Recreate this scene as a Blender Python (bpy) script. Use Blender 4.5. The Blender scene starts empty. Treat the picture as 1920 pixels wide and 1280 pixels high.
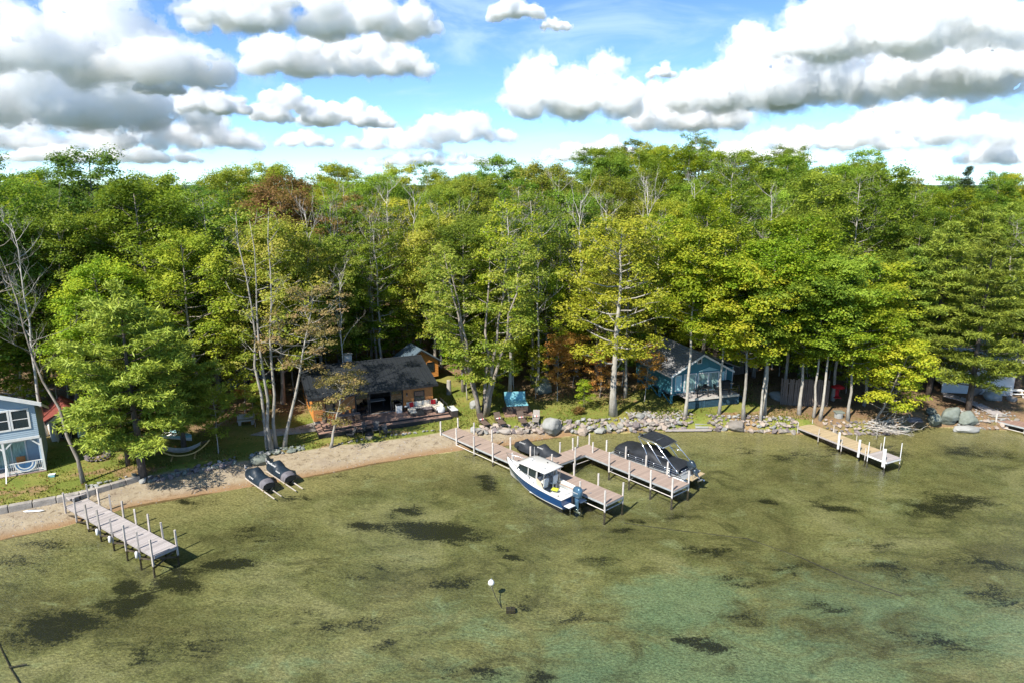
import bpy, bmesh, math, random
import numpy as np
from mathutils import Vector, Matrix, noise as mnoise
R = math.radians
# ------------------------------------------------------------------ camera, sky, sun, exposure
scene = bpy.context.scene
COL = scene.collection
CAM_H, CAM_P, CAM_F = 24.0, R(13.2), 1280.0          # metres up, pitch down, focal length for a 1920 px wide frame
cd = bpy.data.cameras.new('camera'); cam = bpy.data.objects.new('camera', cd); COL.objects.link(cam)
cam.location = (0, 0, CAM_H); cam.rotation_euler = (math.pi/2 - CAM_P, 0, 0)
cd.sensor_width = 36; cd.lens = 36*CAM_F/1920; cd.clip_start = 0.5; cd.clip_end = 40000
scene.camera = cam
SUN_AZ, SUN_EL = R(217), R(46)                        # sun behind the camera, to the left
sun_dir = Vector((math.sin(SUN_AZ)*math.cos(SUN_EL), math.cos(SUN_AZ)*math.cos(SUN_EL), math.sin(SUN_EL)))
sd = bpy.data.lights.new('sun', 'SUN'); sd.energy = 4.3; sd.angle = R(0.55); sd.color = (1.0, 0.94, 0.84)
so = bpy.data.objects.new('sun', sd); COL.objects.link(so)
so.rotation_euler = (-sun_dir).to_track_quat('-Z', 'Y').to_euler(); so.location = sun_dir*100
vs = scene.view_settings
vs.view_transform = 'Standard'; vs.look = 'None'; vs.gamma = 1; vs.exposure = 0.98; vs.use_curve_mapping = False
scene.render.engine = 'CYCLES'
try:
    scene.cycles.max_bounces = 24; scene.cycles.diffuse_bounces = 3; scene.cycles.glossy_bounces = 3; scene.cycles.transmission_bounces = 4; scene.cycles.volume_bounces = 24; scene.cycles.transparent_max_bounces = 8; scene.cycles.caustics_reflective = False; scene.cycles.caustics_refractive = False
except Exception: pass

def build_world():
    w = bpy.data.worlds.new('World'); scene.world = w; w.use_nodes = True
    nt = w.node_tree; N = nt.nodes; L = nt.links; N.clear()
    sky = N.new('ShaderNodeTexSky'); sky.sky_type = 'NISHITA'; sky.sun_disc = False
    sky.sun_elevation = SUN_EL; sky.sun_rotation = SUN_AZ; sky.altitude = 200; sky.air_density = 0.6; sky.dust_density = 0.0; sky.ozone_density = 3.0
    # thin high cirrus veil over the whole sky
    tc = N.new('ShaderNodeTexCoord'); mp = N.new('ShaderNodeMapping'); mp.inputs['Scale'].default_value = (3.0, 3.0, 11.0); L.new(tc.outputs['Generated'], mp.inputs[0])
    no = N.new('ShaderNodeTexNoise'); no.inputs['Scale'].default_value = 1.6; no.inputs['Detail'].default_value = 7; no.inputs['Roughness'].default_value = .58; no.inputs['Distortion'].default_value = .5; L.new(mp.outputs[0], no.inputs[0])
    mr = N.new('ShaderNodeMapRange'); mr.interpolation_type = 'SMOOTHSTEP'; mr.inputs[1].default_value = .46; mr.inputs[2].default_value = .72; mr.inputs[4].default_value = .45; L.new(no.outputs[0], mr.inputs[0])
    tint = N.new('ShaderNodeMix'); tint.data_type = 'RGBA'; tint.blend_type = 'MULTIPLY'; tint.inputs[0].default_value = 1; L.new(sky.outputs[0], tint.inputs[6]); tint.inputs[7].default_value = SKY_TINT
    mx = N.new('ShaderNodeMix'); mx.data_type = 'RGBA'; L.new(mr.outputs[0], mx.inputs[0]); L.new(tint.outputs[2], mx.inputs[6]); mx.inputs[7].default_value = (4.2, 5.4, 6.4, 1)
    bg = N.new('ShaderNodeBackground'); bg.inputs[1].default_value = 0.108; L.new(mx.outputs[2], bg.inputs[0])
    wo = N.new('ShaderNodeOutputWorld'); L.new(bg.outputs[0], wo.inputs[0])
SKY_TINT = (0.80, 0.98, 1.10, 1)
build_world()

# ------------------------------------------------------------------ helpers
random.seed(7); rng = np.random.default_rng(7)
def tag(o, label=None, cat=None, group=None, kind=None):
    if label: o['label'] = label
    if cat: o['category'] = cat
    if group: o['group'] = group
    if kind: o['kind'] = kind
    return o
def thing(name, label, cat, loc=(0,0,0), rz=0, group=None, scale=1):
    o = bpy.data.objects.new(name, None); COL.objects.link(o); o.empty_display_size = .2
    o.location = loc; o.rotation_euler = (0, 0, rz); o.scale = (scale,)*3
    return tag(o, label, cat, group)
def link(name, mesh, parent=None, loc=(0,0,0), rot=(0,0,0), scale=(1,1,1), mat=None):
    o = bpy.data.objects.new(name, mesh); COL.objects.link(o)
    o.parent = parent; o.location = loc; o.rotation_euler = rot; o.scale = scale
    if mat is not None:
        o.material_slots[0].link = 'OBJECT'; o.material_slots[0].material = mat
    return o
def copy_tree(o, parent=None):
    c = o.copy(); COL.objects.link(c); c.parent = parent
    for ch in o.children: copy_tree(ch, c)
    return c
class MB:
    def __init__(s): s.v = []; s.f = []
    def add(s, vs, fs):
        b = len(s.v); s.v += [tuple(q) for q in vs]; s.f += [tuple(b+i for i in q) for q in fs]; return s
    def box(s, c, d, rz=0, rx=0, ry=0):
        M = Matrix.Translation(c) @ Matrix.Rotation(rz,4,'Z') @ Matrix.Rotation(ry,4,'Y') @ Matrix.Rotation(rx,4,'X')
        x, y, z = d[0]/2, d[1]/2, d[2]/2
        vs = [M @ Vector(q) for q in ((-x,-y,-z),(x,-y,-z),(x,y,-z),(-x,y,-z),(-x,-y,z),(x,-y,z),(x,y,z),(-x,y,z))]
        return s.add(vs, ((0,3,2,1),(4,5,6,7),(0,1,5,4),(1,2,6,5),(2,3,7,6),(3,0,4,7)))
    def bb(s, a, b):   # box from two corners
        return s.box([(a[i]+b[i])/2 for i in range(3)], [abs(b[i]-a[i]) for i in range(3)])
    def beam(s, a, b, w, h):
        a = Vector(a); b = Vector(b); d = (b-a); l = d.length
        q = d.to_track_quat('X', 'Z').to_matrix().to_4x4(); M = Matrix.Translation((a+b)/2) @ q
        x, y, z = l/2, w/2, h/2
        vs = [M @ Vector(t) for t in ((-x,-y,-z),(x,-y,-z),(x,y,-z),(-x,y,-z),(-x,-y,z),(x,-y,z),(x,y,z),(-x,y,z))]
        return s.add(vs, ((0,3,2,1),(4,5,6,7),(0,1,5,4),(1,2,6,5),(2,3,7,6),(3,0,4,7)))
    def tube(s, pts, rad, n=8, cap=True):
        pts = [Vector(p) for p in pts]
        if isinstance(rad, (int, float)): rad = [rad]*len(pts)
        b = len(s.v); ref = None
        for i, p in enumerate(pts):
            d = (pts[min(i+1, len(pts)-1)] - pts[max(i-1, 0)])
            d = d.normalized() if d.length > 1e-9 else Vector((0,0,1))
            if ref is None: ref = d.orthogonal().normalized()
            u = (ref - d*ref.dot(d)); u = u.normalized() if u.length > 1e-6 else d.orthogonal().normalized(); ref = u
            w = d.cross(u)
            for k in range(n):
                a = 2*math.pi*k/n; s.v.append(tuple(p + (u*math.cos(a) + w*math.sin(a))*rad[i]))
        for i in range(len(pts)-1):
            for k in range(n):
                s.f.append((b+i*n+k, b+i*n+(k+1)%n, b+(i+1)*n+(k+1)%n, b+(i+1)*n+k))
        if cap:
            s.f.append(tuple(b+k for k in reversed(range(n)))); s.f.append(tuple(b+(len(pts)-1)*n+k for k in range(n)))
        return s
    def prism(s, poly, vec):    # poly: list of 3-D points (planar), extruded by vec
        n = len(poly); vec = Vector(vec); p = [Vector(q) for q in poly]
        return s.add(p + [q+vec for q in p], [tuple(reversed(range(n))), tuple(range(n, 2*n))] + [(i,(i+1)%n,n+(i+1)%n,n+i) for i in range(n)])
    def loft(s, secs, closed=False, caps=False):
        n = len(secs[0]); b = len(s.v)
        for sec in secs: s.v += [tuple(q) for q in sec]
        for i in range(len(secs)-1):
            for k in range(n if closed else n-1):
                s.f.append((b+i*n+k, b+i*n+(k+1)%n, b+(i+1)*n+(k+1)%n, b+(i+1)*n+k))
        if caps:
            s.f.append(tuple(b+k for k in reversed(range(n)))); s.f.append(tuple(b+(len(secs)-1)*n+k for k in range(n)))
        return s
    def mesh(s, name, mat, smooth=False, recalc=True):
        me = bpy.data.meshes.new(name); me.from_pydata(s.v, [], s.f); me.validate()
        if recalc:
            bm = bmesh.new(); bm.from_mesh(me); bmesh.ops.recalc_face_normals(bm, faces=bm.faces); bm.to_mesh(me); bm.free()
        if smooth: me.polygons.foreach_set('use_smooth', [True]*len(me.polygons))
        me.materials.append(mat); return me
    def build(s, name, mat, parent=None, smooth=False, bevel=0, world=False, subsurf=0):
        if world and parent is not None:
            o0 = parent.location; s.v = [(a-o0.x, b-o0.y, c-o0.z) for a, b, c in s.v]
        o = link(name, s.mesh(name, mat, smooth), parent)
        if bevel:
            md = o.modifiers.new('bevel', 'BEVEL'); md.width = bevel; md.segments = 2; md.limit_method = 'ANGLE'
        if subsurf:
            md = o.modifiers.new('sub', 'SUBSURF'); md.levels = subsurf; md.render_levels = subsurf
        return o
def box_part(name, a, b, mat, parent, bevel=0):
    return MB().bb(a, b).build(name, mat, parent, bevel=bevel)

# ------------------------------------------------------------------ materials
def mk(name, col, rough=.7, metal=0, var=.18, scale=3.0, bump=0, bscale=30, stretch=(1,1,1), col2=None, spec=.4, detail=6, coat=0):
    m = bpy.data.materials.new(name); m.use_nodes = True; nt = m.node_tree; N = nt.nodes; L = nt.links
    b = N['Principled BSDF']; b.inputs['Roughness'].default_value = rough; b.inputs['Metallic'].default_value = metal
    b.inputs['Specular IOR Level'].default_value = spec
    if coat: b.inputs['Coat Weight'].default_value = coat
    tc = N.new('ShaderNodeTexCoord'); mp = N.new('ShaderNodeMapping'); mp.inputs['Scale'].default_value = stretch; L.new(tc.outputs['Object'], mp.inputs[0])
    no = N.new('ShaderNodeTexNoise'); no.inputs['Scale'].default_value = scale; no.inputs['Detail'].default_value = detail; no.inputs['Roughness'].default_value = .65; L.new(mp.outputs[0], no.inputs[0])
    oi = N.new('ShaderNodeObjectInfo')
    mx = N.new('ShaderNodeMix'); mx.data_type = 'RGBA'
    c2 = col2 if col2 else tuple(max(0, c*(1-2*var)) for c in col)
    c1 = col if col2 else tuple(min(1, c*(1+var)) for c in col)
    rm = N.new('ShaderNodeMapRange'); rm.inputs[1].default_value = .32; rm.inputs[2].default_value = .68; L.new(no.outputs[0], rm.inputs[0]); L.new(rm.outputs[0], mx.inputs[0])
    mx.inputs[6].default_value = (*c1, 1); mx.inputs[7].default_value = (*c2, 1)
    hv = N.new('ShaderNodeHueSaturation'); L.new(mx.outputs[2], hv.inputs['Color'])
    rv = N.new('ShaderNodeMapRange'); rv.inputs[3].default_value = 1-var*.8; rv.inputs[4].default_value = 1+var*.8; L.new(oi.outputs['Random'], rv.inputs[0]); L.new(rv.outputs[0], hv.inputs['Value'])
    L.new(hv.outputs[0], b.inputs['Base Color'])
    if bump:
        n2 = N.new('ShaderNodeTexNoise'); n2.inputs['Scale'].default_value = bscale; n2.inputs['Detail'].default_value = 5; L.new(mp.outputs[0], n2.inputs[0])
        bp = N.new('ShaderNodeBump'); bp.inputs['Strength'].default_value = bump; bp.inputs['Distance'].default_value = .05; L.new(n2.outputs[0], bp.inputs['Height']); L.new(bp.outputs[0], b.inputs['Normal'])
    return m
def glass_mat(name, col=(.02,.03,.035), rough=.04):
    m = mk(name, col, rough, var=.1, spec=.9); return m
MT = {}
MT['bark'] = mk('bark', (.40,.36,.31), .9, var=.3, scale=2.2, stretch=(2,2,.5), bump=.8, bscale=9, col2=(.14,.115,.09))
MT['bark_pale'] = mk('bark_pale', (.46,.43,.38), .9, var=.25, scale=2.0, stretch=(2,2,.7), bump=.6, bscale=9, col2=(.24,.22,.18))
MT['bark_dark'] = mk('bark_dark', (.13,.105,.085), .95, var=.3, scale=3, stretch=(2,2,.5), bump=.8, bscale=10)
MT['dead'] = mk('dead_wood', (.48,.45,.41), .9, var=.2, scale=4, stretch=(2,2,.6), bump=.3)
MT['stone'] = mk('stone', (.29,.255,.215), .9, var=.28, scale=2.5, bump=.7, bscale=8, col2=(.25,.23,.21))
MT['stone_grey'] = mk('stone_grey', (.34,.34,.32), .9, var=.25, scale=1.6, bump=.7, bscale=6, col2=(.22,.225,.21))
MT['stone_moss'] = mk('stone_moss', (.21,.235,.205), .95, var=.25, scale=1.3, bump=.7, bscale=6, col2=(.13,.15,.12))
MT['concrete'] = mk('concrete', (.36,.33,.29), .9, var=.2, scale=1.5, bump=.4, bscale=12)
MT['grey_wood'] = mk('weathered_wood', (.42,.38,.36), .85, var=.2, scale=3, stretch=(1,14,1), bump=.3, bscale=20)
MT['post_wood'] = mk('post_wood', (.50,.45,.40), .85, var=.2, scale=3, stretch=(5,5,1), bump=.3)
MT['wet_wood'] = mk('wet_wood', (.07,.055,.035), .6, var=.3, scale=4)
MT['tan_wood'] = mk('tan_wood', (.45,.35,.21), .8, var=.15, scale=3, stretch=(1,10,1), bump=.2)
MT['composite'] = mk('composite_board', (.36,.275,.225), .75, var=.14, scale=2.5, stretch=(1,6,1))
MT['deck_red'] = mk('deck_board', (.30,.19,.145), .75, var=.12, scale=2.5, stretch=(6,1,1))
MT['alu'] = mk('aluminium', (.55,.58,.60), .45, .5, var=.1)
MT['white'] = mk('white_paint', (.72,.72,.70), .55, var=.05)
MT['white_worn'] = mk('white_worn', (.58,.54,.49), .7, var=.14, scale=6)
MT['cedar'] = mk('orange_cedar', (.58,.24,.055), .6, var=.2, scale=2.5, stretch=(1,1,8), bump=.15)
MT['cedar_d'] = mk('brown_shade_cedar', (.44,.19,.06), .65, var=.15, scale=2.5, stretch=(1,1,8))  # brown for the porch chair; paints eave shade into the cabin front wall
MT['roof_metal'] = mk('dark_metal_roof', (.021,.025,.030), .55, 0, var=.06, scale=1.2)
MT['roof_blue'] = mk('blue_metal_roof', (.16,.22,.27), .4, .3, var=.12, scale=1.2)
MT['black'] = mk('black_trim', (.022,.023,.025), .55, var=.15)
MT['dkglass'] = glass_mat('dark_glass')
MT['teal'] = mk('teal_paint', (.055,.21,.26), .65, var=.1, scale=1.5)
MT['teal_d'] = mk('dark_teal_paint', (.035,.085,.13), .6, var=.15)
MT['shingle'] = mk('grey_shingle', (.25,.25,.255), .9, var=.2, scale=7, bump=.5, bscale=25)
MT['shingle_red'] = mk('red_shingle', (.24,.058,.042), .9, var=.22, scale=8, bump=.5, bscale=25)
MT['siding_blue'] = mk('blue_grey_siding', (.36,.46,.54), .65, var=.05, scale=1.2)
MT['cream'] = mk('cream_cushion', (.72,.65,.53), .85, var=.07, bump=.2, bscale=20)
MT['red'] = mk('red_fabric', (.55,.02,.025), .8, var=.1)
MT['wicker'] = mk('dark_wicker', (.05,.042,.038), .8, var=.25, scale=30, bump=.3, bscale=60)
MT['wicker_b'] = mk('brown_wicker', (.12,.085,.065), .8, var=.25, scale=30, bump=.3, bscale=60)
MT['wicker_g'] = mk('grey_wicker', (.33,.30,.27), .8, var=.2, scale=30, bump=.3, bscale=60)
MT['cover'] = mk('black_cover', (.022,.026,.033), .62, var=.2, scale=2.5, bump=.7, bscale=4)
MT['cover_navy'] = mk('navy_cover', (.012,.024,.038), .5, var=.25, scale=2, bump=.8, bscale=3)
MT['cover_grey'] = mk('grey_mesh_cover', (.17,.16,.175), .8, var=.2, scale=4, bump=.5, bscale=6)
MT['gel'] = mk('white_gelcoat', (.60,.59,.56), .25, var=.03, scale=1, coat=.4)
MT['navy'] = mk('navy_gelcoat', (.008,.055,.17), .2, var=.06, scale=1, coat=.5)
MT['engine'] = mk('blue_grey_engine', (.06,.13,.20), .25, .3, var=.05, coat=.6)
MT['steel'] = mk('stainless', (.72,.74,.76), .2, .9, var=.03)
MT['vinyl'] = mk('grey_vinyl', (.58,.60,.60), .5, var=.05)
MT['beige'] = mk('beige_panel', (.60,.48,.35), .6, var=.06)
MT['tub'] = mk('tub_shell_blue', (.20,.46,.52), .4, var=.1)
MT['tubwater'] = mk('tub_water', (.30,.62,.68), .1, var=.35, scale=5, bump=.8, bscale=8)
MT['tubskirt'] = mk('tub_skirt', (.075,.055,.045), .7, var=.15)
MT['yellow'] = mk('lime_plastic', (.55,.60,.05), .5, var=.08)
MT['canvas'] = mk('cotton_canvas', (.60,.58,.53), .9, var=.12)
MT['pine_wood'] = mk('hammock_wood', (.52,.37,.14), .7, var=.12)
MT['rope'] = mk('rope', (.10,.09,.07), .9)
MT['flag_blue'] = mk('bunting_blue', (.05,.15,.32), .8)
MT['junk'] = mk('stored_clutter', (.30,.24,.19), .8, var=.4, scale=6)
MT['blacktext'] = MT['black']
MT['curtain'] = mk('pale_curtain', (.42,.52,.50), .8, var=.25, scale=5, stretch=(6,1,.2))
MT['interior'] = mk('dark_interior', (.10,.075,.055), .8, var=.2)
MT['fence'] = mk('grey_fence_board', (.19,.155,.13), .9, var=.2, scale=2, stretch=(5,5,.6))

# ------------------------------------------------------------------ where things stand
def ray(px, py):
    cx = (px-960)/CAM_F; cy = (640-py)/CAM_F
    return Vector((cx, math.cos(CAM_P)+cy*math.sin(CAM_P), -math.sin(CAM_P)+cy*math.cos(CAM_P)))
def W(px, py, z=0.0):
    d = ray(px, py); t = (z-CAM_H)/d.z; return Vector((d.x*t, d.y*t, z))
SX = [-400,-90,-60,-44,-35.3,-32.1,-29.1,-22.3,-18.5,-15.4,-12.1,-9.5,-6.8,-4.45,-2.2,0,3.1,4.4,7.3,12.6,18,23.2,27.6,31.3,35.5,39,40.9,44.5,47.4,50.9,60,90,400]
SY = [-120,14,31,38.6,42.7,44.6,47.5,50.7,52.4,53.8,55.7,56.9,58.1,59.0,59.3,60.2,61.6,62.1,63,63.6,63.9,63.6,62.9,63,63,63.6,65.1,64.8,64.3,64,62,60,70]
TX = [-400,-60,-44,-37.2,-30.2,-28.6,-24,-20.7,-18.5,-15.7,-12.5,-9.5,-6.2,-3,0,3,4.4,7.3,12.6,18,23.2,400]
TD = [2.6,2.6,2.8,3.6,4.0,4.3,3.9,4.6,4.5,4.7,3.5,3.3,3.5,3.1,2.1,1.0,.5,.4,.4,.4,.4,.4]
def shore(x): return np.interp(x, SX, SY)
def beach_w(x): return np.interp(x, TX, TD)
def sst(a, b, v):
    t = np.clip((v-a)/(b-a), 0, 1); return t*t*(3-2*t)
def vnoise(x, y, s, seed=0):
    x = np.asarray(x, float)*s + seed*17.3; y = np.asarray(y, float)*s + seed*9.1
    xi = np.floor(x); yi = np.floor(y); fx = x-xi; fy = y-yi; fx = fx*fx*(3-2*fx); fy = fy*fy*(3-2*fy)
    def h(a, b):
        q = np.sin(a*127.1 + b*311.7 + seed*74.7)*43758.5453; return q-np.floor(q)
    return (h(xi,yi)*(1-fx)+h(xi+1,yi)*fx)*(1-fy) + (h(xi,yi+1)*(1-fx)+h(xi+1,yi+1)*fx)*fy
def fbm(x, y, s, seed=0, o=4):
    t = 0; a = .5; n = 0
    for k in range(o): t = t + a*vnoise(x, y, s*2**k, seed+k); n += a; a *= .5
    return t/n
def height(x, y):
    x = np.asarray(x, float); y = np.asarray(y, float)
    wob = (fbm(x, y, .35, 3, 3)-.5)*.9
    d = y - shore(x) + wob*np.where(x > 5, .5, 1.0); db = beach_w(x)
    bed = -np.minimum(.075*np.clip(-d,0,None), .035*np.clip(-d,0,None)+.35); bed = np.maximum(bed, -2.4)
    e = d-db
    beach = .52*np.clip(d/db, 0, 1)**.85
    step = np.interp(x, [-400,-25,-19,-9,-5,-2,5,400], [.42,.42,.12,.12,.2,.4,.5,.5])
    land = .52 + step*sst(0, .9, e) + .022*np.clip(e, 0, 14) + .05*np.clip(e-8, 0, 20)*np.interp(x, [-20,-6,6,14,30], [1,.55,.6,.6,1])
    hill = .10*np.clip(y-80, 0, 70) - .10*np.clip(y-160, 0, 300)
    hill = hill*np.interp(x, [-160,-60,-25,0,25,45,70,100], [.4,.45,.5,.75,1.5,1.25,.75,.5]) 
    hill = hill - .03*np.clip(y-230, 0, 4000)
    z = np.where(d < 0, bed, np.where(e < 0, beach, land)) + hill
    z = z + np.where(d > 0, (fbm(x, y, .22, 11, 3)-.5)*.35*np.clip(e/6, 0, 1), (fbm(x, y, .3, 5, 3)-.5)*.25*np.clip(-d/4, 0, 1))
    return z
def gz(x, y): return float(height(x, y))
def G(px, py):      # where a sight line through a pixel of the photograph meets the ground
    d = ray(px, py); t = 20.0
    while t < 400:
        p = Vector((0,0,CAM_H)) + d*t
        g = max(gz(p.x, p.y), 0.0)
        if p.z <= g: break
        t += max(.02, min(1.0, (p.z-g)*.8))
    return Vector((p.x, p.y, gz(p.x, p.y)))
# ------------------------------------------------------------------ ground, beach, lake bed, lake
def axis(lo, hi, step, far_lo, far_hi):
    a = list(np.arange(lo, hi+1e-6, step)); s = step
    while a[-1] < far_hi: s *= 1.25; a.append(a[-1]+s)
    s = step
    while a[0] > far_lo: s *= 1.25; a.insert(0, a[0]-s)
    return np.array(a)
WEEDS = [(110,1165,90,30,1),(215,1130,50,18,1),(240,1095,28,14,1),(262,1120,26,16,1),(330,1092,45,15,1),(345,1068,40,8,.8),(425,1055,55,10,1),(820,990,85,20,1),(690,985,38,11,.8),(760,958,40,14,.7),(915,905,22,16,.9),(940,1020,24,8,.8),
         (850,1080,55,16,.6),(1440,935,22,6,.9),(1572,948,40,7,1),(1775,940,95,20,.75),(1530,935,20,5,.8),(1320,1185,55,16,.7),(1330,1020,70,14,.6),(1395,1075,60,14,.55),(1195,970,20,6,.8),(1165,985,22,6,.8),(960,1035,26,6,.8),(1120,1035,40,8,.7),
         (1010,1250,35,18,.8),(640,1150,120,30,.4),(500,1000,80,18,.4),(720,1190,24,12,.7),(1700,1060,90,20,.5),(1620,1010,60,12,.5),(1480,1050,90,16,.35),(1820,1040,70,18,.6),(1050,1130,120,30,.4),(1130,930,30,10,.8),(1270,960,30,7,.8),
         (900,868,40,8,.5),(560,940,45,7,.6),(1550,1120,50,16,.5),(1750,1180,80,25,.6),(300,1200,160,30,.45),(880,1240,120,22,.5),(60,1060,60,14,.5),(1500,860,70,10,.5),(1620,850,90,12,.6),(1820,850,60,10,.6),(1390,850,40,9,.4),(1400,1140,60,18,.4),(1880,1100,60,24,.6),(700,1060,120,24,.35),
         (100,1030,60,8,.5),(340,950,80,6,.5),(640,905,60,6,.5)]
TEALS = [(1300,1250,420,110,.8),(1000,1270,300,60,.5),(1700,1150,260,110,.5),(1280,1110,130,60,.9),(1320,1220,220,70,.7),(1090,1200,120,60,.5),(1600,1240,200,60,.6),(880,1150,120,40,.35),(1840,1150,160,80,.7),(540,1230,150,30,.3)]
def blob(x, y, lst, seed):
    o = np.zeros_like(x)
    for i, (px, py, rx, ry, s) in enumerate(lst):
        c = W(px, py, -.6); ex = (W(px+rx, py, -.6)-c).length; ey = (W(px, py+ry, -.6) - W(px, py-ry, -.6)).length/2
        sk = .45 if i % 3 else -.3
        dx = (x-c.x)/ex; dy = (y-c.y)/ey
        r = np.sqrt((dx+sk*dy)**2 + dy**2)
        o = np.maximum(o, s*np.clip(1.45-r, 0, 1))
    return o
def build_ground():
    xs = axis(-64, 66, .36, -22000, 22000); ys = axis(26, 84, .36, -22000, 22000)
    X, Y = np.meshgrid(xs, ys); Z = height(X, Y)
    nx, ny = len(xs), len(ys)
    d = Y - shore(X); db = beach_w(X); e = d-db
    sand = sst(-.6, .1, d)*(1-sst(-.2, .9, e)); sand = np.where(X > 5.5, sand*.25, sand)
    bed = 1-sst(-.5, .05, d)
    n = fbm(X, Y, .16, 21, 4); n2 = fbm(X, Y, .5, 31, 3)
    fy = np.interp(X, [-64,-44,-30,-22,-12,-4,4,12,14,26,30,70], [58,60,61,68,81,78,73,71,76,77,64.8,64.8])
    forest = sst(-4, 2, Y-fy + (n-.5)*12)
    grass = (1-forest)*np.where(d > 0, 1, 0)*sst(.38, .56, n*.65 + n2*.45 + .02 + .12*np.exp(-((X-2)/9)**2) + .12*np.exp(-((X+6)/5)**2) - .14*np.exp(-((X-27)/5)**2))
    weed = blob(X, Y, WEEDS, 1); teal = blob(X, Y, TEALS, 2)
    wet = np.exp(-(np.clip(d, 0, 9)/.8)**2)
    verts = np.stack([X.ravel(), Y.ravel(), Z.ravel()], 1)
    idx = np.arange(nx*ny).reshape(ny, nx)
    faces = np.stack([idx[:-1,:-1].ravel(), idx[:-1,1:].ravel(), idx[1:,1:].ravel(), idx[1:,:-1].ravel()], 1)
    fd = (d[:-1,:-1]+d[1:,1:])/2; fe = (e[:-1,:-1]+e[1:,1:])/2; fX = X[:-1,:-1]
    cls = np.where(fd < 0, 0, np.where((fe < 0) & (fX < 5.5), 1, 2)).ravel()
    cA = np.stack([sand.ravel(), grass.ravel(), forest.ravel(), bed.ravel()], 1)
    cB = np.stack([weed.ravel(), teal.ravel(), wet.ravel(), np.ones(nx*ny)], 1)
    nm = ['lake_bed', 'beach', 'ground']
    mat = ground_mat()
    for k in range(3):
        fc = faces[cls == k]; used, inv = np.unique(fc.ravel(), return_inverse=True)
        me = bpy.data.meshes.new(nm[k]); nv, nf = len(used), len(fc)
        me.vertices.add(nv); me.vertices.foreach_set('co', verts[used].ravel())
        me.loops.add(nf*4); me.loops.foreach_set('vertex_index', inv.astype(np.int32))
        me.polygons.add(nf); me.polygons.foreach_set('loop_start', np.arange(0, nf*4, 4, dtype=np.int32)); me.polygons.foreach_set('use_smooth', np.ones(nf, bool))
        me.update(); me.validate()
        for an, c in (('zone', cA), ('bedzone', cB)):
            a = me.attributes.new(an, 'FLOAT_COLOR', 'POINT'); a.data.foreach_set('color', c[used].astype(np.float32).ravel())
        me.materials.append(mat)
        o = link(nm[k], me); tag(o, kind='structure')
        tag(o, ['shallow sandy lake bed with dark weed patches', 'pale sandy beach strip along the water', 'grassy lakeshore ground rising into the wooded hill'][k])
class NT:
    def __init__(s, m): s.t = m.node_tree; s.N = s.t.nodes; s.L = s.t.links
    def put(s, sock, v):
        if isinstance(v, (int, float)): sock.default_value = v
        elif isinstance(v, tuple): sock.default_value = v if len(v) == len(sock.default_value) else (*v, 1)
        else: s.L.new(v, sock)
    def math(s, op, a, b=0.0, clamp=False):
        x = s.N.new('ShaderNodeMath'); x.operation = op; x.use_clamp = clamp; s.put(x.inputs[0], a); s.put(x.inputs[1], b); return x.outputs[0]
    def mix(s, f, a, b, mode='MIX'):
        x = s.N.new('ShaderNodeMix'); x.data_type = 'RGBA'; x.blend_type = mode; s.put(x.inputs[0], f); s.put(x.inputs[6], a); s.put(x.inputs[7], b); return x.outputs[2]
    def noise(s, sc, det=5, rough=.6, vec=None, stretch=None, dist=0):
        x = s.N.new('ShaderNodeTexNoise'); x.inputs['Scale'].default_value = sc; x.inputs['Detail'].default_value = det; x.inputs['Roughness'].default_value = rough; x.inputs['Distortion'].default_value = dist
        if vec is not None:
            if stretch:
                m = s.N.new('ShaderNodeMapping'); m.inputs['Scale'].default_value = stretch[:3]
                if len(stretch) > 3: m.inputs['Rotation'].default_value = (0, 0, stretch[3])
                s.L.new(vec, m.inputs[0]); vec = m.outputs[0]
            s.L.new(vec, x.inputs['Vector'])
        return x.outputs[0]
    def step(s, v, a, b, lo=0.0, hi=1.0):
        x = s.N.new('ShaderNodeMapRange'); x.interpolation_type = 'SMOOTHSTEP'; s.put(x.inputs[0], v)
        for i, q in enumerate((a, b, lo, hi)): x.inputs[i+1].default_value = q
        return x.outputs[0]
    def attr(s, name):
        a = s.N.new('ShaderNodeAttribute'); a.attribute_name = name; c = s.N.new('ShaderNodeSeparateColor'); s.L.new(a.outputs['Color'], c.inputs[0]); return c.outputs[0], c.outputs[1], c.outputs[2], a.outputs['Alpha']
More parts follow.
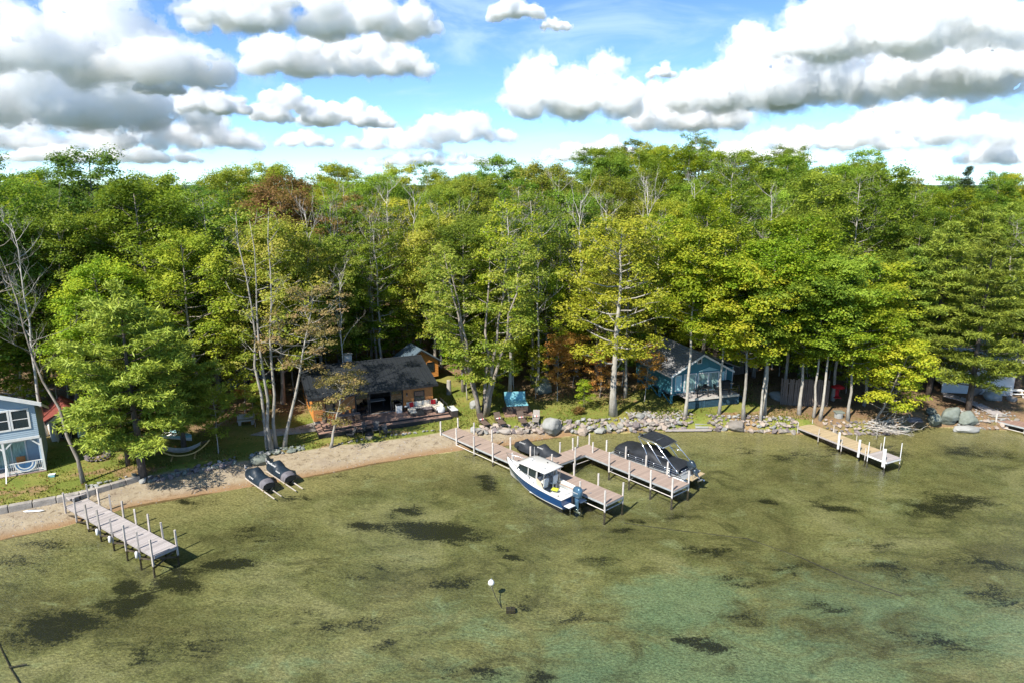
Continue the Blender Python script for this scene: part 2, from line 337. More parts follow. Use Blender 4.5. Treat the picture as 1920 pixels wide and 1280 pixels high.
def ground_mat():
    m = bpy.data.materials.new('ground'); m.use_nodes = True; t = NT(m); b = t.N['Principled BSDF']
    b.inputs['Roughness'].default_value = .92; b.inputs['Specular IOR Level'].default_value = .15
    geo = t.N.new('ShaderNodeNewGeometry').outputs['Position']
    sand, grass, forest, bed = t.attr('zone'); weed, teal, wet, _ = t.attr('bedzone')
    nA = t.noise(.35, 6, .65, geo); nB = t.noise(1.7, 6, .7, geo); nC = t.noise(7, 5, .7, geo); nD = t.noise(22, 3, .7, geo); nE = t.noise(.12, 4, .6, geo)
    # lawn
    soil = t.mix(t.step(nB, .35, .65), (.30,.20,.095), (.17,.12,.06))
    soil = t.mix(t.step(nC, .45, .7, 0, .6), soil, (.38,.28,.16))
    gr = t.mix(t.step(nA, .38, .62), (.155,.19,.035), (.26,.24,.065)); gr = t.mix(t.step(nC, .4, .7, 0, .6), gr, (.085,.125,.02)); gr = t.mix(t.step(nD, .5, .75, 0, .5), gr, (.22,.23,.06))
    land = t.mix(t.step(t.math('ADD', grass, t.math('MULTIPLY', t.math('SUBTRACT', nB, .5), .9)), .3, .7), soil, gr)
    lit = t.mix(t.step(nC, .35, .65), (.26,.17,.10), (.14,.095,.06)); lit = t.mix(t.step(nD, .52, .7, 0, .8), lit, (.32,.20,.10))
    lit = t.mix(t.step(nB, .5, .7, 0, .6), lit, (.12,.15,.03))
    land = t.mix(forest, land, lit)
    sd = t.mix(t.step(nB, .3, .7), (.39,.33,.235), (.30,.245,.165)); sd = t.mix(t.step(nD, .5, .75, 0, .6), sd, (.30,.23,.16)); sd = t.mix(t.step(nA, .52, .62, 0, .5), sd, (.26,.21,.16))
    sd = t.mix(t.step(t.noise(2.2, 7, .75, geo, (1,1,1), .6), .53, .62, 0, .75), sd, (.13,.095,.06))
    sd = t.mix(t.math('MULTIPLY', wet, .85), sd, (.27,.16,.075))
    land = t.mix(t.step(t.math('ADD', sand, t.math('MULTIPLY', t.math('SUBTRACT', nC, .5), .5)), .3, .7), land, sd)
    # lake bed
    nF = t.noise(.085, 5, .62, geo, (1, 1.7, 1, .5), .8); nG = t.noise(.28, 7, .68, geo, (1, 1.6, 1, .4), 1.2); nK = t.noise(1.1, 6, .7, geo, (1, 1.5, 1, .2), .8)
    sz = t.N.new('ShaderNodeSeparateXYZ'); t.L.new(geo, sz.inputs[0])
    bd = t.mix(t.step(nA, .35, .65), (0.325,0.299,0.123), (0.215,0.214,0.084))
    bd = t.mix(t.step(nF, .44, .66, 0, .7), bd, (0.130,0.113,0.046))
    bd = t.mix(t.step(nG, .50, .66, 0, .75), bd, (0.098,0.094,0.038))
    bd = t.mix(t.step(nF, .46, .34, 0, .7), bd, (.40,.365,.18))
    bd = t.mix(t.step(nG, .44, .30, 0, .8), bd, (0.390,0.377,0.181))
    bd = t.mix(t.step(nK, .54, .70, 0, .5), bd, (0.078,0.081,0.035))
    bd = t.mix(t.step(t.math('ADD', sz.outputs[2], t.math('MULTIPLY', t.math('SUBTRACT', nK, .5), .7)), -.55, -.05, 0, .8), bd, (0.429,0.364,0.162))
    bd = t.mix(t.math('MULTIPLY', t.step(t.math('ADD', teal, t.math('MULTIPLY', t.math('SUBTRACT', nG, .5), -2.2)), .1, .9), .45), bd, (0.169,0.331,0.220))
    caustic_grain = t.noise(5.5, 3, .75, geo, (1, 1.7, 1, .3)); bd = t.mix(1.0, bd, t.mix(t.step(caustic_grain, .32, .70), (.62,.62,.6), (1.38,1.38,1.42)), 'MULTIPLY')  # water caustics painted into the bed colour as this grain and flecks
    spk = t.noise(13, 2, .6, geo, (1, 1.6, 1, .1)); bd = t.mix(t.step(spk, .62, .72, 0, .5), bd, (0.598,0.578,0.337))
    nH = t.noise(.4, 7, .72, geo, (1, 2.2, 1, .35), .8)
    wk = t.math('ADD', weed, t.math('ADD', t.math('MULTIPLY', t.math('SUBTRACT', nH, .5), 2.4), t.math('MULTIPLY', t.math('SUBTRACT', nC, .5), 1.7)))
    bd = t.mix(t.step(wk, .44, .76, 0, .95), bd, (.016,.018,.014))
    bd = t.mix(t.step(wk, .05, .65, 0, .40), bd, (.045,.044,.016))
    px = t.N.new('ShaderNodeVectorMath'); px.operation = 'LENGTH'; t.L.new(geo, px.inputs[0]); land = t.mix(t.step(px.outputs['Value'], 220, 420), land, (.035,.062,.022))   # far off the land is unbroken wood
    col = t.mix(t.step(bed, .3, .7), land, bd)
    t.L.new(col, b.inputs['Base Color'])
    bp = t.N.new('ShaderNodeBump'); bp.inputs['Strength'].default_value = .55; bp.inputs['Distance'].default_value = .12; t.L.new(t.math('ADD', nC, t.math('MULTIPLY', nD, .6)), bp.inputs['Height']); t.L.new(bp.outputs[0], b.inputs['Normal'])
    return m
def build_lake():
    m = bpy.data.materials.new('lake_water'); m.use_nodes = True; t = NT(m); t.N.clear()
    out = t.N.new('ShaderNodeOutputMaterial'); geo = t.N.new('ShaderNodeNewGeometry').outputs['Position']
    r1 = t.noise(3.2, 3, .55, geo, (1, 1.7, 1, .25)); r2 = t.noise(11, 2, .5, geo, (1, 2.2, 1, -.1)); r0 = t.noise(.5, 2, .5, geo)
    h = t.math('ADD', t.math('MULTIPLY', r1, .62), t.math('MULTIPLY', r2, .38))
    bp = t.N.new('ShaderNodeBump'); bp.inputs['Strength'].default_value = .38; bp.inputs['Distance'].default_value = .07; t.L.new(h, bp.inputs['Height'])
    fr = t.N.new('ShaderNodeFresnel'); fr.inputs['IOR'].default_value = 1.37; t.L.new(bp.outputs[0], fr.inputs['Normal'])
    tr = t.N.new('ShaderNodeBsdfTransparent'); tr.inputs[0].default_value = (.85,.89,.82,1)
    gl = t.N.new('ShaderNodeBsdfGlossy'); gl.inputs['Roughness'].default_value = .025; t.L.new(bp.outputs[0], gl.inputs['Normal'])
    mx = t.N.new('ShaderNodeMixShader'); t.L.new(t.math('MINIMUM', fr.outputs[0], .8), mx.inputs[0]); t.L.new(tr.outputs[0], mx.inputs[1]); t.L.new(gl.outputs[0], mx.inputs[2]); t.L.new(mx.outputs[0], out.inputs[0])
    mb = MB(); mb.add([(-22000,-22000,0),(22000,-22000,0),(22000,72,0),(-22000,72,0)], [(0,1,2,3)])
    o = mb.build('lake', m); tag(o, 'clear shallow olive green lake water', kind='structure')
build_ground(); build_lake()

# ------------------------------------------------------------------ trees
def leaf_mat(name, c1, c2, c3, trans=.5, rnd=.35):
    m = bpy.data.materials.new(name); m.use_nodes = True; t = NT(m); t.N.clear()
    out = t.N.new('ShaderNodeOutputMaterial')
    a = t.N.new('ShaderNodeAttribute'); a.attribute_name = 'lv'; oi = t.N.new('ShaderNodeObjectInfo')
    v = t.math('ADD', a.outputs['Fac'], t.math('MULTIPLY', t.math('SUBTRACT', oi.outputs['Random'], .5), rnd))
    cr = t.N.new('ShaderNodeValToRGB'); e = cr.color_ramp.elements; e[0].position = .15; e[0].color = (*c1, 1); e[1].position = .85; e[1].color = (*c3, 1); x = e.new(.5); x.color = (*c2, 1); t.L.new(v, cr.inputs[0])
    hs = t.N.new('ShaderNodeHueSaturation'); t.L.new(cr.outputs[0], hs.inputs['Color'])
    rr = t.math('FRACT', t.math('MULTIPLY', oi.outputs['Random'], 7.31)); t.L.new(t.math('ADD', .478, t.math('MULTIPLY', rr, .034)), hs.inputs['Hue']); t.L.new(t.math('ADD', .80, t.math('MULTIPLY', t.math('FRACT', t.math('MULTIPLY', oi.outputs['Random'], 13.7)), .42)), hs.inputs['Value'])
    d = t.N.new('ShaderNodeBsdfPrincipled'); d.inputs['Roughness'].default_value = .55; d.inputs['Specular IOR Level'].default_value = .3; t.L.new(hs.outputs[0], d.inputs['Base Color'])
    tl = t.N.new('ShaderNodeBsdfTranslucent'); t.L.new(t.mix(.4, hs.outputs[0], (.2,.24,.01)), tl.inputs[0])
    mx = t.N.new('ShaderNodeMixShader'); mx.inputs[0].default_value = trans; t.L.new(d.outputs[0], mx.inputs[1]); t.L.new(tl.outputs[0], mx.inputs[2]); t.L.new(mx.outputs[0], out.inputs[0])
    return m
LM = {
 'green': leaf_mat('leaf_green', (0.095,0.192,0.022), (0.219,0.347,0.033), (0.381,0.493,0.052)),
 'deep': leaf_mat('leaf_deep', (0.067,0.156,0.022), (0.142,0.265,0.031), (0.257,0.374,0.047)),
 'lime': leaf_mat('leaf_lime', (0.161,0.293,0.018), (0.337,0.462,0.028), (0.546,0.570,0.044)),
 'olive': leaf_mat('leaf_olive', (0.163,0.247,0.028), (0.324,0.393,0.042), (0.513,0.493,0.086)),
 'gold': leaf_mat('leaf_gold', (0.210,0.293,0.024), (0.418,0.492,0.040), (0.620,0.617,0.058)),
 'orange': leaf_mat('leaf_orange', (.42,.20,.05), (.60,.28,.07), (.60,.40,.10)),
 'rust': leaf_mat('leaf_rust', (.16,.13,.03), (.30,.19,.06), (.36,.20,.08)),
 'blush': leaf_mat('leaf_blush', (.26,.25,.07), (.42,.35,.12), (.50,.34,.17)),
 'pine': leaf_mat('needle_green', (.135,.215,.03), (.27,.37,.045), (.44,.52,.07), .25),
 'spruce': leaf_mat('needle_dark', (.02,.05,.016), (.035,.075,.022), (.06,.10,.03), .2)}
class Leaves:
    def __init__(s, seed): s.c = []; s.n = []; s.t = []; s.sz = []; s.asp = []; s.val = []; s.r = np.random.default_rng(seed)
    def clump(s, c, rad, flat, count, size, up=1.05, asp=.62, shell=.55):
        r = s.r; q = r.normal(size=(count, 3)); q /= np.linalg.norm(q, axis=1)[:, None]+1e-9
        rr = r.uniform(0, 1, (count, 1))**shell
        q[:, 2] = np.where(q[:, 2] < 0, q[:, 2]*.6, q[:, 2])
        p = q*rr*rad*np.array([1, 1, flat]); p[:, 2] -= .12*(p[:, 0]**2+p[:, 1]**2)/max(rad, .3)
        nrm = q*.55 + np.array([-.12, -.14, up]) + r.normal(size=(count, 3))*.42
        s.c.append(np.asarray(c)+p); s.n.append(nrm); s.sz.append(size*r.uniform(.6, 1.35, count)); s.asp.append(np.full(count, asp)); s.t.append(r.normal(size=(count, 3)))
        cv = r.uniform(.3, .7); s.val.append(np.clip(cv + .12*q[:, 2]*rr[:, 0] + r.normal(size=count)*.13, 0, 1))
    def needles(s, c, rad, flat, count, length, width, direction=None):
        r = s.r; q = r.normal(size=(count, 3)); q[:, 2] *= .5; q /= np.linalg.norm(q, axis=1)[:, None]
        p = q*r.uniform(0, 1, (count, 1))**.6*rad*np.array([1, 1, flat])
        tg = q*.8 + np.array([0, 0, .35]) + r.normal(size=(count, 3))*.45
        if direction is not None: tg = tg + np.asarray(direction)*.5
        s.c.append(np.asarray(c)+p); s.t.append(tg); s.n.append(np.array([0, 0, 1.0])+r.normal(size=(count, 3))*.6); s.sz.append(length*r.uniform(.7, 1.3, count)); s.asp.append(np.full(count, width/length))
        cv = r.uniform(.32, .68); s.val.append(np.clip(cv + r.normal(size=count)*.13, 0, 1))
    def mesh(s, name, mat):
        c = np.concatenate(s.c); n = np.concatenate(s.n); t = np.concatenate(s.t); sz = np.concatenate(s.sz); asp = np.concatenate(s.asp); val = np.concatenate(s.val)
        n /= np.linalg.norm(n, axis=1)[:, None]+1e-9
        t = t - n*np.sum(t*n, 1)[:, None]; t /= np.linalg.norm(t, axis=1)[:, None]+1e-9; b = np.cross(n, t)
        k = len(c); hl = (sz*.5)[:, None]; hw = (sz*asp*.5)[:, None]
        V = np.stack([c-t*hl, c+b*hw+t*hl*.15+n*hw*.25, c+t*hl, c-b*hw+t*hl*.15+n*hw*.25], 1).reshape(-1, 3)
        me = bpy.data.meshes.new(name); me.vertices.add(k*4); me.vertices.foreach_set('co', V.astype(np.float32).ravel())
        me.loops.add(k*4); me.loops.foreach_set('vertex_index', np.arange(k*4, dtype=np.int32)); me.polygons.add(k); me.polygons.foreach_set('loop_start', np.arange(0, k*4, 4, dtype=np.int32)); me.update()
        a = me.attributes.new('lv', 'FLOAT', 'FACE'); a.data.foreach_set('value', val.astype(np.float32)); me.materials.append(mat); return me
def curve_pts(a, b, sag, k, r, wob):
    a = Vector(a); b = Vector(b); o = []
    for i in range(k+1):
        t = i/k; p = a.lerp(b, t); p.z += sag*4*t*(1-t)
        if 0 < i < k: p += Vector((r.uniform(-wob, wob), r.uniform(-wob, wob), r.uniform(-wob, wob)*.6))
        o.append(p)
    return o
def broadleaf(name, seed, H=20, base=6.5, rad=4.3, nb=34, lpc=120, leaf=.30, stems=1, lean=(0,0), fill=1.0, r0=.24, bark='bark', flat=.6, crad=1.15, spread=.35, inner=True, twigs=0):
    r = random.Random(seed); mb = MB(); lv = Leaves(seed)
    for s_ in range(stems):
        a0 = 2*math.pi*s_/max(stems, 1)+r.uniform(-.4, .4); so = 0 if stems == 1 else 1
        tip = Vector((lean[0]*H + so*math.cos(a0)*H*spread*.55 + r.uniform(-.5, .5), lean[1]*H + so*math.sin(a0)*H*spread*.55 + r.uniform(-.5, .5), H*r.uniform(.86, .93)))
        st = Vector((so*math.cos(a0)*.35, so*math.sin(a0)*.35, -.3))
        k = 8; tp = curve_pts(st, tip, 0, k, r, .22 if H > 17.5 else .10); rr = r0*(1 if stems == 1 else .8)
        mb.tube(tp, [rr*1.45]+[rr*(1-.86*(i/k)**.9) for i in range(1, k+1)], 9)
        def trunk(t):
            q = t*k; i = min(int(q), k-1); return tp[i].lerp(tp[i+1], q-i)
        n_ = nb//stems
        for i in range(n_):
            u = (i+.5)/n_; t = (base/H)*.92 + (1-(base/H)*.92)*u**.85*.98; o = trunk(min(t, .995))
            h = (o.z-base)/(H-base)
            prof = max(.25, math.sin(math.pi*min(1, max(0, .16+.84*h))**.8)**.75)
            L_ = rad*prof*r.uniform(.62, 1.12); az = i*2.399+r.uniform(-.5, .5) + s_
            if stems > 1: az = a0 + r.uniform(-1.6, 1.6)
            rise = r.uniform(.15, .6)*L_ + h*.6
            e = o + Vector((math.cos(az)*L_, math.sin(az)*L_, rise)); 
            if e.z > H: e.z = H-r.uniform(0, .6)
            bp = curve_pts(o, e, -.08*L_, 4, r, .12*L_/3); br = max(.02, rr*.42*(1-t*.75))
            mb.tube(bp, [br*(1-.85*j/4) for j in range(5)], 5)
            cs = [(e, 1.0), (bp[3].lerp(bp[4], .2) + Vector((r.uniform(-.6,.6), r.uniform(-.6,.6), r.uniform(.1,.5))), .85)]
            if L_ > 2.0: 
                for sgn in (-1, 1):
                    sa = az + sgn*r.uniform(.45, .9); sl = L_*r.uniform(.3, .5); s0 = bp[2]
                    se = s0 + Vector((math.cos(sa)*sl, math.sin(sa)*sl, r.uniform(.2, .7))); mb.tube([s0, s0.lerp(se, .5)+Vector((0,0,.1)), se], [br*.5, br*.35, .012], 4); cs.append((se, .8))
            if inner and r.random() < .6: cs.append((bp[2] + Vector((0, 0, .3)), .8))
            for j in range(twigs):
                w0 = bp[r.randint(1, 4)]; w1 = w0 + Vector((r.uniform(-1,1), r.uniform(-1,1), r.uniform(-.2, 1.1)))*1.1; mb.tube([w0, w0.lerp(w1,.5)+Vector((r.uniform(-.15,.15),)*3), w1], [.022, .016, .008], 3)
            for (c, q) in cs:
                if r.random() > fill: continue
                lv.clump(c, crad*q*r.uniform(.75, 1.25), flat*r.uniform(.8, 1.2), int(lpc*q*q), leaf)
        if fill > .3: lv.clump(tip + Vector((0,0,.2)), crad, .8, lpc, leaf)
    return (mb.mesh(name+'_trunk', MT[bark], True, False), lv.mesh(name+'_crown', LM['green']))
def pine(name, seed, H=17, base=3.5, rad=4.2, layers=17, length=.42, dense=1.0, mat='pine', cone=.55, droop=0.0):
    r = random.Random(seed); mb = MB(); lv = Leaves(seed)
    tp = curve_pts((0,0,-.3), (r.uniform(-.3,.3), r.uniform(-.3,.3), H*.97), 0, 7, r, .06); mb.tube(tp, [.30*(1-.9*i/7) for i in range(8)], 9)
    for l in range(layers):
        u = l/(layers-1); z = base + (H*.96-base)*u
        nb = r.randint(4, 6) if u < .85 else 4
        R_ = rad*(1-u)**cone*(.75+.25*math.sin(min(1, u*4)*math.pi/2)) + .35
        for i in range(nb):
            az = 2*math.pi*(i+r.uniform(-.3, .3))/nb + l*1.1; L_ = R_*r.uniform(.6, 1.12)
            o = Vector((0, 0, z+r.uniform(-.6, .6))); rise = (.05+.35*u)*L_*r.uniform(.3, 1.9) - droop*L_
            e = o + Vector((math.cos(az)*L_, math.sin(az)*L_, rise)); bp = curve_pts(o, e, -.05*L_, 4, r, .05*L_)
            mb.tube(bp, [max(.018, .065*(1-u*.7))*(1-.8*j/4) for j in range(5)], 4)
            d = Vector((math.cos(az), math.sin(az), .1)); side = Vector((-math.sin(az), math.cos(az), 0))
            nn = max(2, int(L_/.42))
            for j in range(nn):
                t = .28 + .72*(j+.6)/nn; p = o.lerp(e, t); wd = .30 + .30*L_*math.sin(math.pi*min(.98, t*.75))*.42
                for s in (-1, 0, 1):
                    if s and r.random() < .12: continue
                    q = p + side*s*wd*r.uniform(.55, 1.1) + Vector((0, 0, r.uniform(-.15, .3)))
                    lv.needles(q, .5, .62, int(23*dense), length, .08, d)
    lv.needles((0,0,H*.97), .35, 1, 40, length, .05)
    return (mb.mesh(name+'_trunk', MT['bark_dark'], True, False), lv.mesh(name+'_crown', LM[mat]))
def dead(name, seed, H=17, r0=.16, nb=16, bark='dead', lean=(0,0), start=.42, up=.9):
    r = random.Random(seed); mb = MB()
    tip = Vector((lean[0]*H, lean[1]*H, H)); k = 9; tp = curve_pts((0,0,-.3), tip, 0, k, r, .25)
    mb.tube(tp, [r0*1.35]+[r0*(1-.9*i/k) for i in range(1, k+1)], 8)
    def rec(o, d, L_, rad, depth):
        pts = [o]; dd = d.copy()
        for j in range(4): dd = (dd + Vector((r.uniform(-.3,.3), r.uniform(-.3,.3), r.uniform(-.05,.3)))).normalized(); pts.append(pts[-1]+dd*L_/4)
        mb.tube(pts, [rad*(1-.8*j/4) for j in range(5)], 5 if depth > 1 else 3, False)
        if depth > 0:
            for j in range(r.randint(3, 4)):
                q = pts[r.randint(1, 4)]; nd = (dd + Vector((r.uniform(-1,1), r.uniform(-1,1), r.uniform(-.2,.8)))).normalized(); rec(q, nd, L_*r.uniform(.4, .65), rad*.5, depth-1)
    for i in range(nb):
        t = start + (1-start)*((i+.5)/nb)**.9; q = t*k; a = min(int(q), k-1); o = tp[a].lerp(tp[a+1], q-a); az = i*2.4+r.uniform(-.5,.5)
        rec(o, Vector((math.cos(az), math.sin(az), up*r.uniform(.5,1.3))).normalized(), H*.20*(1.25-t*.7)*r.uniform(.6,1.2), max(.03, r0*.45*(1.2-t)), 2)
    return (mb.mesh(name+'_trunk', MT[bark], True, False), None)
def bush(name, seed, H=1.6, rad=1.0, n=16, leaf=.16, lpc=90):
    r = random.Random(seed); mb = MB(); lv = Leaves(seed)
    for i in range(n):
        az = i*2.4; u = math.sqrt((i+.5)/n); e = Vector((math.cos(az)*rad*u*.8, math.sin(az)*rad*u*.8, H*(1-.6*u*u)*r.uniform(.6, 1)))
        mb.tube([(0,0,-.05), e*.5+Vector((0,0,.1)), e], [.03, .02, .008], 4); lv.clump(e, .42*rad, .8, lpc, leaf); lv.clump(e*.6, .4*rad, .8, lpc//2, leaf)
    return (mb.mesh(name+'_stems', MT['bark'], True, False), lv.mesh(name+'_foliage', LM['green']))
TP = {
 'maple1': broadleaf('maple_a', 1, 20, 4.2, 5.0, 44, 185, .235, flat=.75), 'maple2': broadleaf('maple_b', 2, 21, 4.6, 4.8, 44, 185, .235, flat=.8), 'maple3': broadleaf('maple_c', 3, 19, 3.8, 5.3, 46, 185, .235, flat=.75), 'maple4': broadleaf('maple_d', 14, 20, 4.2, 5.2, 44, 185, .235, flat=.65),
 'round1': broadleaf('round_a', 4, 15, 6.3, 4.2, 34, 200, .235, r0=.17, bark='bark_pale', crad=1.2), 'round2': broadleaf('round_b', 5, 17, 8.2, 3.8, 32, 205, .235, r0=.16, bark='bark_pale', crad=1.2), 'round3': broadleaf('round_c', 15, 15.5, 7.7, 3.5, 28, 205, .235, r0=.14, bark='bark_pale', crad=1.15),
 'sparse1': broadleaf('sparse_a', 6, 21, 6.0, 3.7, 38, 95, .24, fill=.85, bark='bark_pale', crad=1.0, r0=.2, twigs=3), 'sparse2': broadleaf('sparse_b', 7, 22, 6.5, 3.4, 38, 90, .24, fill=.78, bark='bark_pale', crad=1.0, r0=.2, twigs=4),
 'clump': broadleaf('clump', 8, 18, 4.0, 3.2, 60, 105, .25, stems=5, spread=.36, bark='bark', r0=.27, fill=.85, crad=1.05, twigs=1),
 'oak': broadleaf('oak', 9, 20, 5.5, 5.6, 40, 130, .27, bark='bark_pale', r0=.36, fill=.9, crad=1.3, flat=.5, twigs=1),
 'sapling1': broadleaf('sapling_a', 10, 7, 1.6, 2.0, 22, 70, .22, r0=.07, crad=.75), 'sapling2': broadleaf('sapling_b', 11, 8.5, 2.4, 1.9, 22, 70, .22, r0=.07, crad=.75, bark='bark_pale'),
 'pine1': pine('pine_a', 12, 17, 3.0, 4.6, 17), 'pine2': pine('pine_b', 13, 18, 4.2, 4.0, 18), 'widepine': pine('wide_pine', 16, 12.5, 2.6, 5.4, 13, .42, 1.2, cone=.5, droop=.02),
 'spruce': pine('spruce', 17, 22, 4, 2.6, 24, .34, 1, 'spruce', .8, .2),
 'dead1': dead('dead_a', 18, 18), 'dead2': dead('dead_b', 19, 17, .13, 14, up=1.6), 'dead3': dead('dead_c', 20, 19, .15, 14, 'bark', (-.22,.02), .45, .35),
 'tall': broadleaf('tall', 21, 23.5, 8, 2.6, 36, 48, .23, stems=3, spread=.10, fill=.5, bark='bark_pale', r0=.20, crad=.9, twigs=2),
 'leaner': broadleaf('leaner', 22, 15, 8, 3.6, 22, 75, .22, lean=(.28,-.02), fill=.6, bark='bark_pale', r0=.17, crad=.95, flat=.35, twigs=4),
 'small_lean': broadleaf('small_lean', 23, 7.5, 2.8, 2.6, 20, 95, .20, lean=(.16,0), fill=.8, bark='bark_pale', r0=.15, crad=.75, flat=.4, twigs=2),
 'over': broadleaf('over', 24, 9, 1.5, 3.4, 34, 110, .24, lean=(.12,-.22), r0=.14, crad=1.0, flat=.45),
 'bush1': bush('bush_a', 25), 'bush2': bush('bush_b', 26, 1.0, .9, 14)}
def tree(kind, x, y, leaf='green', scale=1.0, rz=None, label='', cat='tree', group=None, name=None, sz=1.0):
    tm, cm = TP[kind]; nm = name or ('pine_tree' if 'pine' in kind else 'spruce_tree' if kind == 'spruce' else 'dead_tree' if 'dead' in kind else 'shrub' if 'bush' in kind else 'broadleaf_tree')
    o = thing(nm, label, cat, (x, y, gz(x, y)), random.uniform(0, 6.28) if rz is None else rz, group, scale); o.scale.z = scale*sz
    link('trunk' if 'bush' not in kind else 'stem', tm, o)
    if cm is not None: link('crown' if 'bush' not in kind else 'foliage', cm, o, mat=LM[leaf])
    return o
# ------------------------------------------------------------------ buildings
def lap(mb, p0, ex, width, z0, z1, out, step=.2, top=None, t=.022):
    """lapped siding boards on a wall starting at p0 along ex; top(x) gives the upper limit of the wall at x"""
    p0 = Vector(p0); ex = Vector(ex); out = Vector(out); n = int(math.ceil((z1-z0)/step)); zt = Vector((0,0,1))
    for i in range(n):
        a = z0+i*step; b = min(a+step, z1)
        if top is None: xa, xb = 0, width
        else:
            xs = [width*j/60 for j in range(61) if top(width*j/60) > a+step*.5]
            if not xs: continue
            xa, xb = xs[0], xs[-1]
        q = [p0+ex*xa+zt*a+out*t, p0+ex*xb+zt*a+out*t, p0+ex*xb+zt*b+out*.004, p0+ex*xa+zt*b+out*.004]
        mb.add(q + [q[0]-out*t, q[1]-out*t], [(0,1,2,3), (0,4,5,1)])
    return mb
def window(parent, c, w, h, out, frame, glass, mull=0, fw=.08, name='window', rail=0):
    """a window in a wall: frame standing proud, pane set back inside; out is the outward axis ('-y','-x','+x')"""
    ax = {'-y': (Vector((1,0,0)), Vector((0,-1,0))), '-x': (Vector((0,1,0)), Vector((-1,0,0))), '+x': (Vector((0,1,0)), Vector((1,0,0)))}[out]
    u, o = ax; c = Vector(c); z = Vector((0,0,1)); mb = MB()
    def bar(p, q, tw): mb.beam(p, q, tw[0], tw[1])
    mb.beam(c-u*(w/2+fw)+z*(h/2+fw/2)+o*.04, c+u*(w/2+fw)+z*(h/2+fw/2)+o*.04, .07, fw); mb.beam(c-u*(w/2+fw)-z*(h/2+fw/2)+o*.04, c+u*(w/2+fw)-z*(h/2+fw/2)+o*.04, .07, fw)
    for s in (-1, 1): mb.beam(c+u*s*(w/2+fw/2)-z*h/2+o*.038, c+u*s*(w/2+fw/2)+z*h/2+o*.038, .07, fw)
    for i in range(mull): xx = -w/2 + w*(i+1)/(mull+1); mb.beam(c+u*xx-z*h/2+o*.04, c+u*xx+z*h/2+o*.04, .05, .05)
    if rail: mb.beam(c-u*w/2+o*.04, c+u*w/2+o*.04, .05, .05)
    f = mb.build(name, frame, parent)
    p = MB(); p.box(c+o*.03, (w if u.x else .012, w if u.y else .012, h)); p.build('pane', glass, f)
    return f
def roof_plane(parent, name, a, b, c, d, th, mat):       # a,b eave corners, c,d ridge corners, thickness upward
    nrm = (Vector(b)-Vector(a)).cross(Vector(d)-Vector(a)).normalized()
    if nrm.z < 0: nrm = -nrm
    return MB().prism([a, b, c, d], nrm*th).build(name, mat, parent)
def ribbed_roof(parent, a, b, c, d, n, mat, th=.05):
    """n metal panels side by side from eave a-b up to ridge d-c, each with a raised seam"""
    a, b, c, d = map(Vector, (a, b, c, d)); nrm = (b-a).cross(d-a).normalized(); nrm = nrm if nrm.z > 0 else -nrm
    for i in range(n):
        t0, t1 = i/n+.0006, (i+1)/n-.0006; p = [a.lerp(b, t0), a.lerp(b, t1), d.lerp(c, t1), d.lerp(c, t0)]
        mb = MB().prism(p, nrm*th); q0, q1 = p[0]+nrm*(th+.02), p[3]+nrm*(th+.02); w = (b-a).normalized()*.03
        mb.beam(q0+w, q1+w, .04, .03); m0, m1 = (p[0]+p[1])/2+nrm*(th+.008), (p[2]+p[3])/2+nrm*(th+.008); mb.beam(m0, m1, .04, .02)
        mb.build('roof_panel', mat, parent)
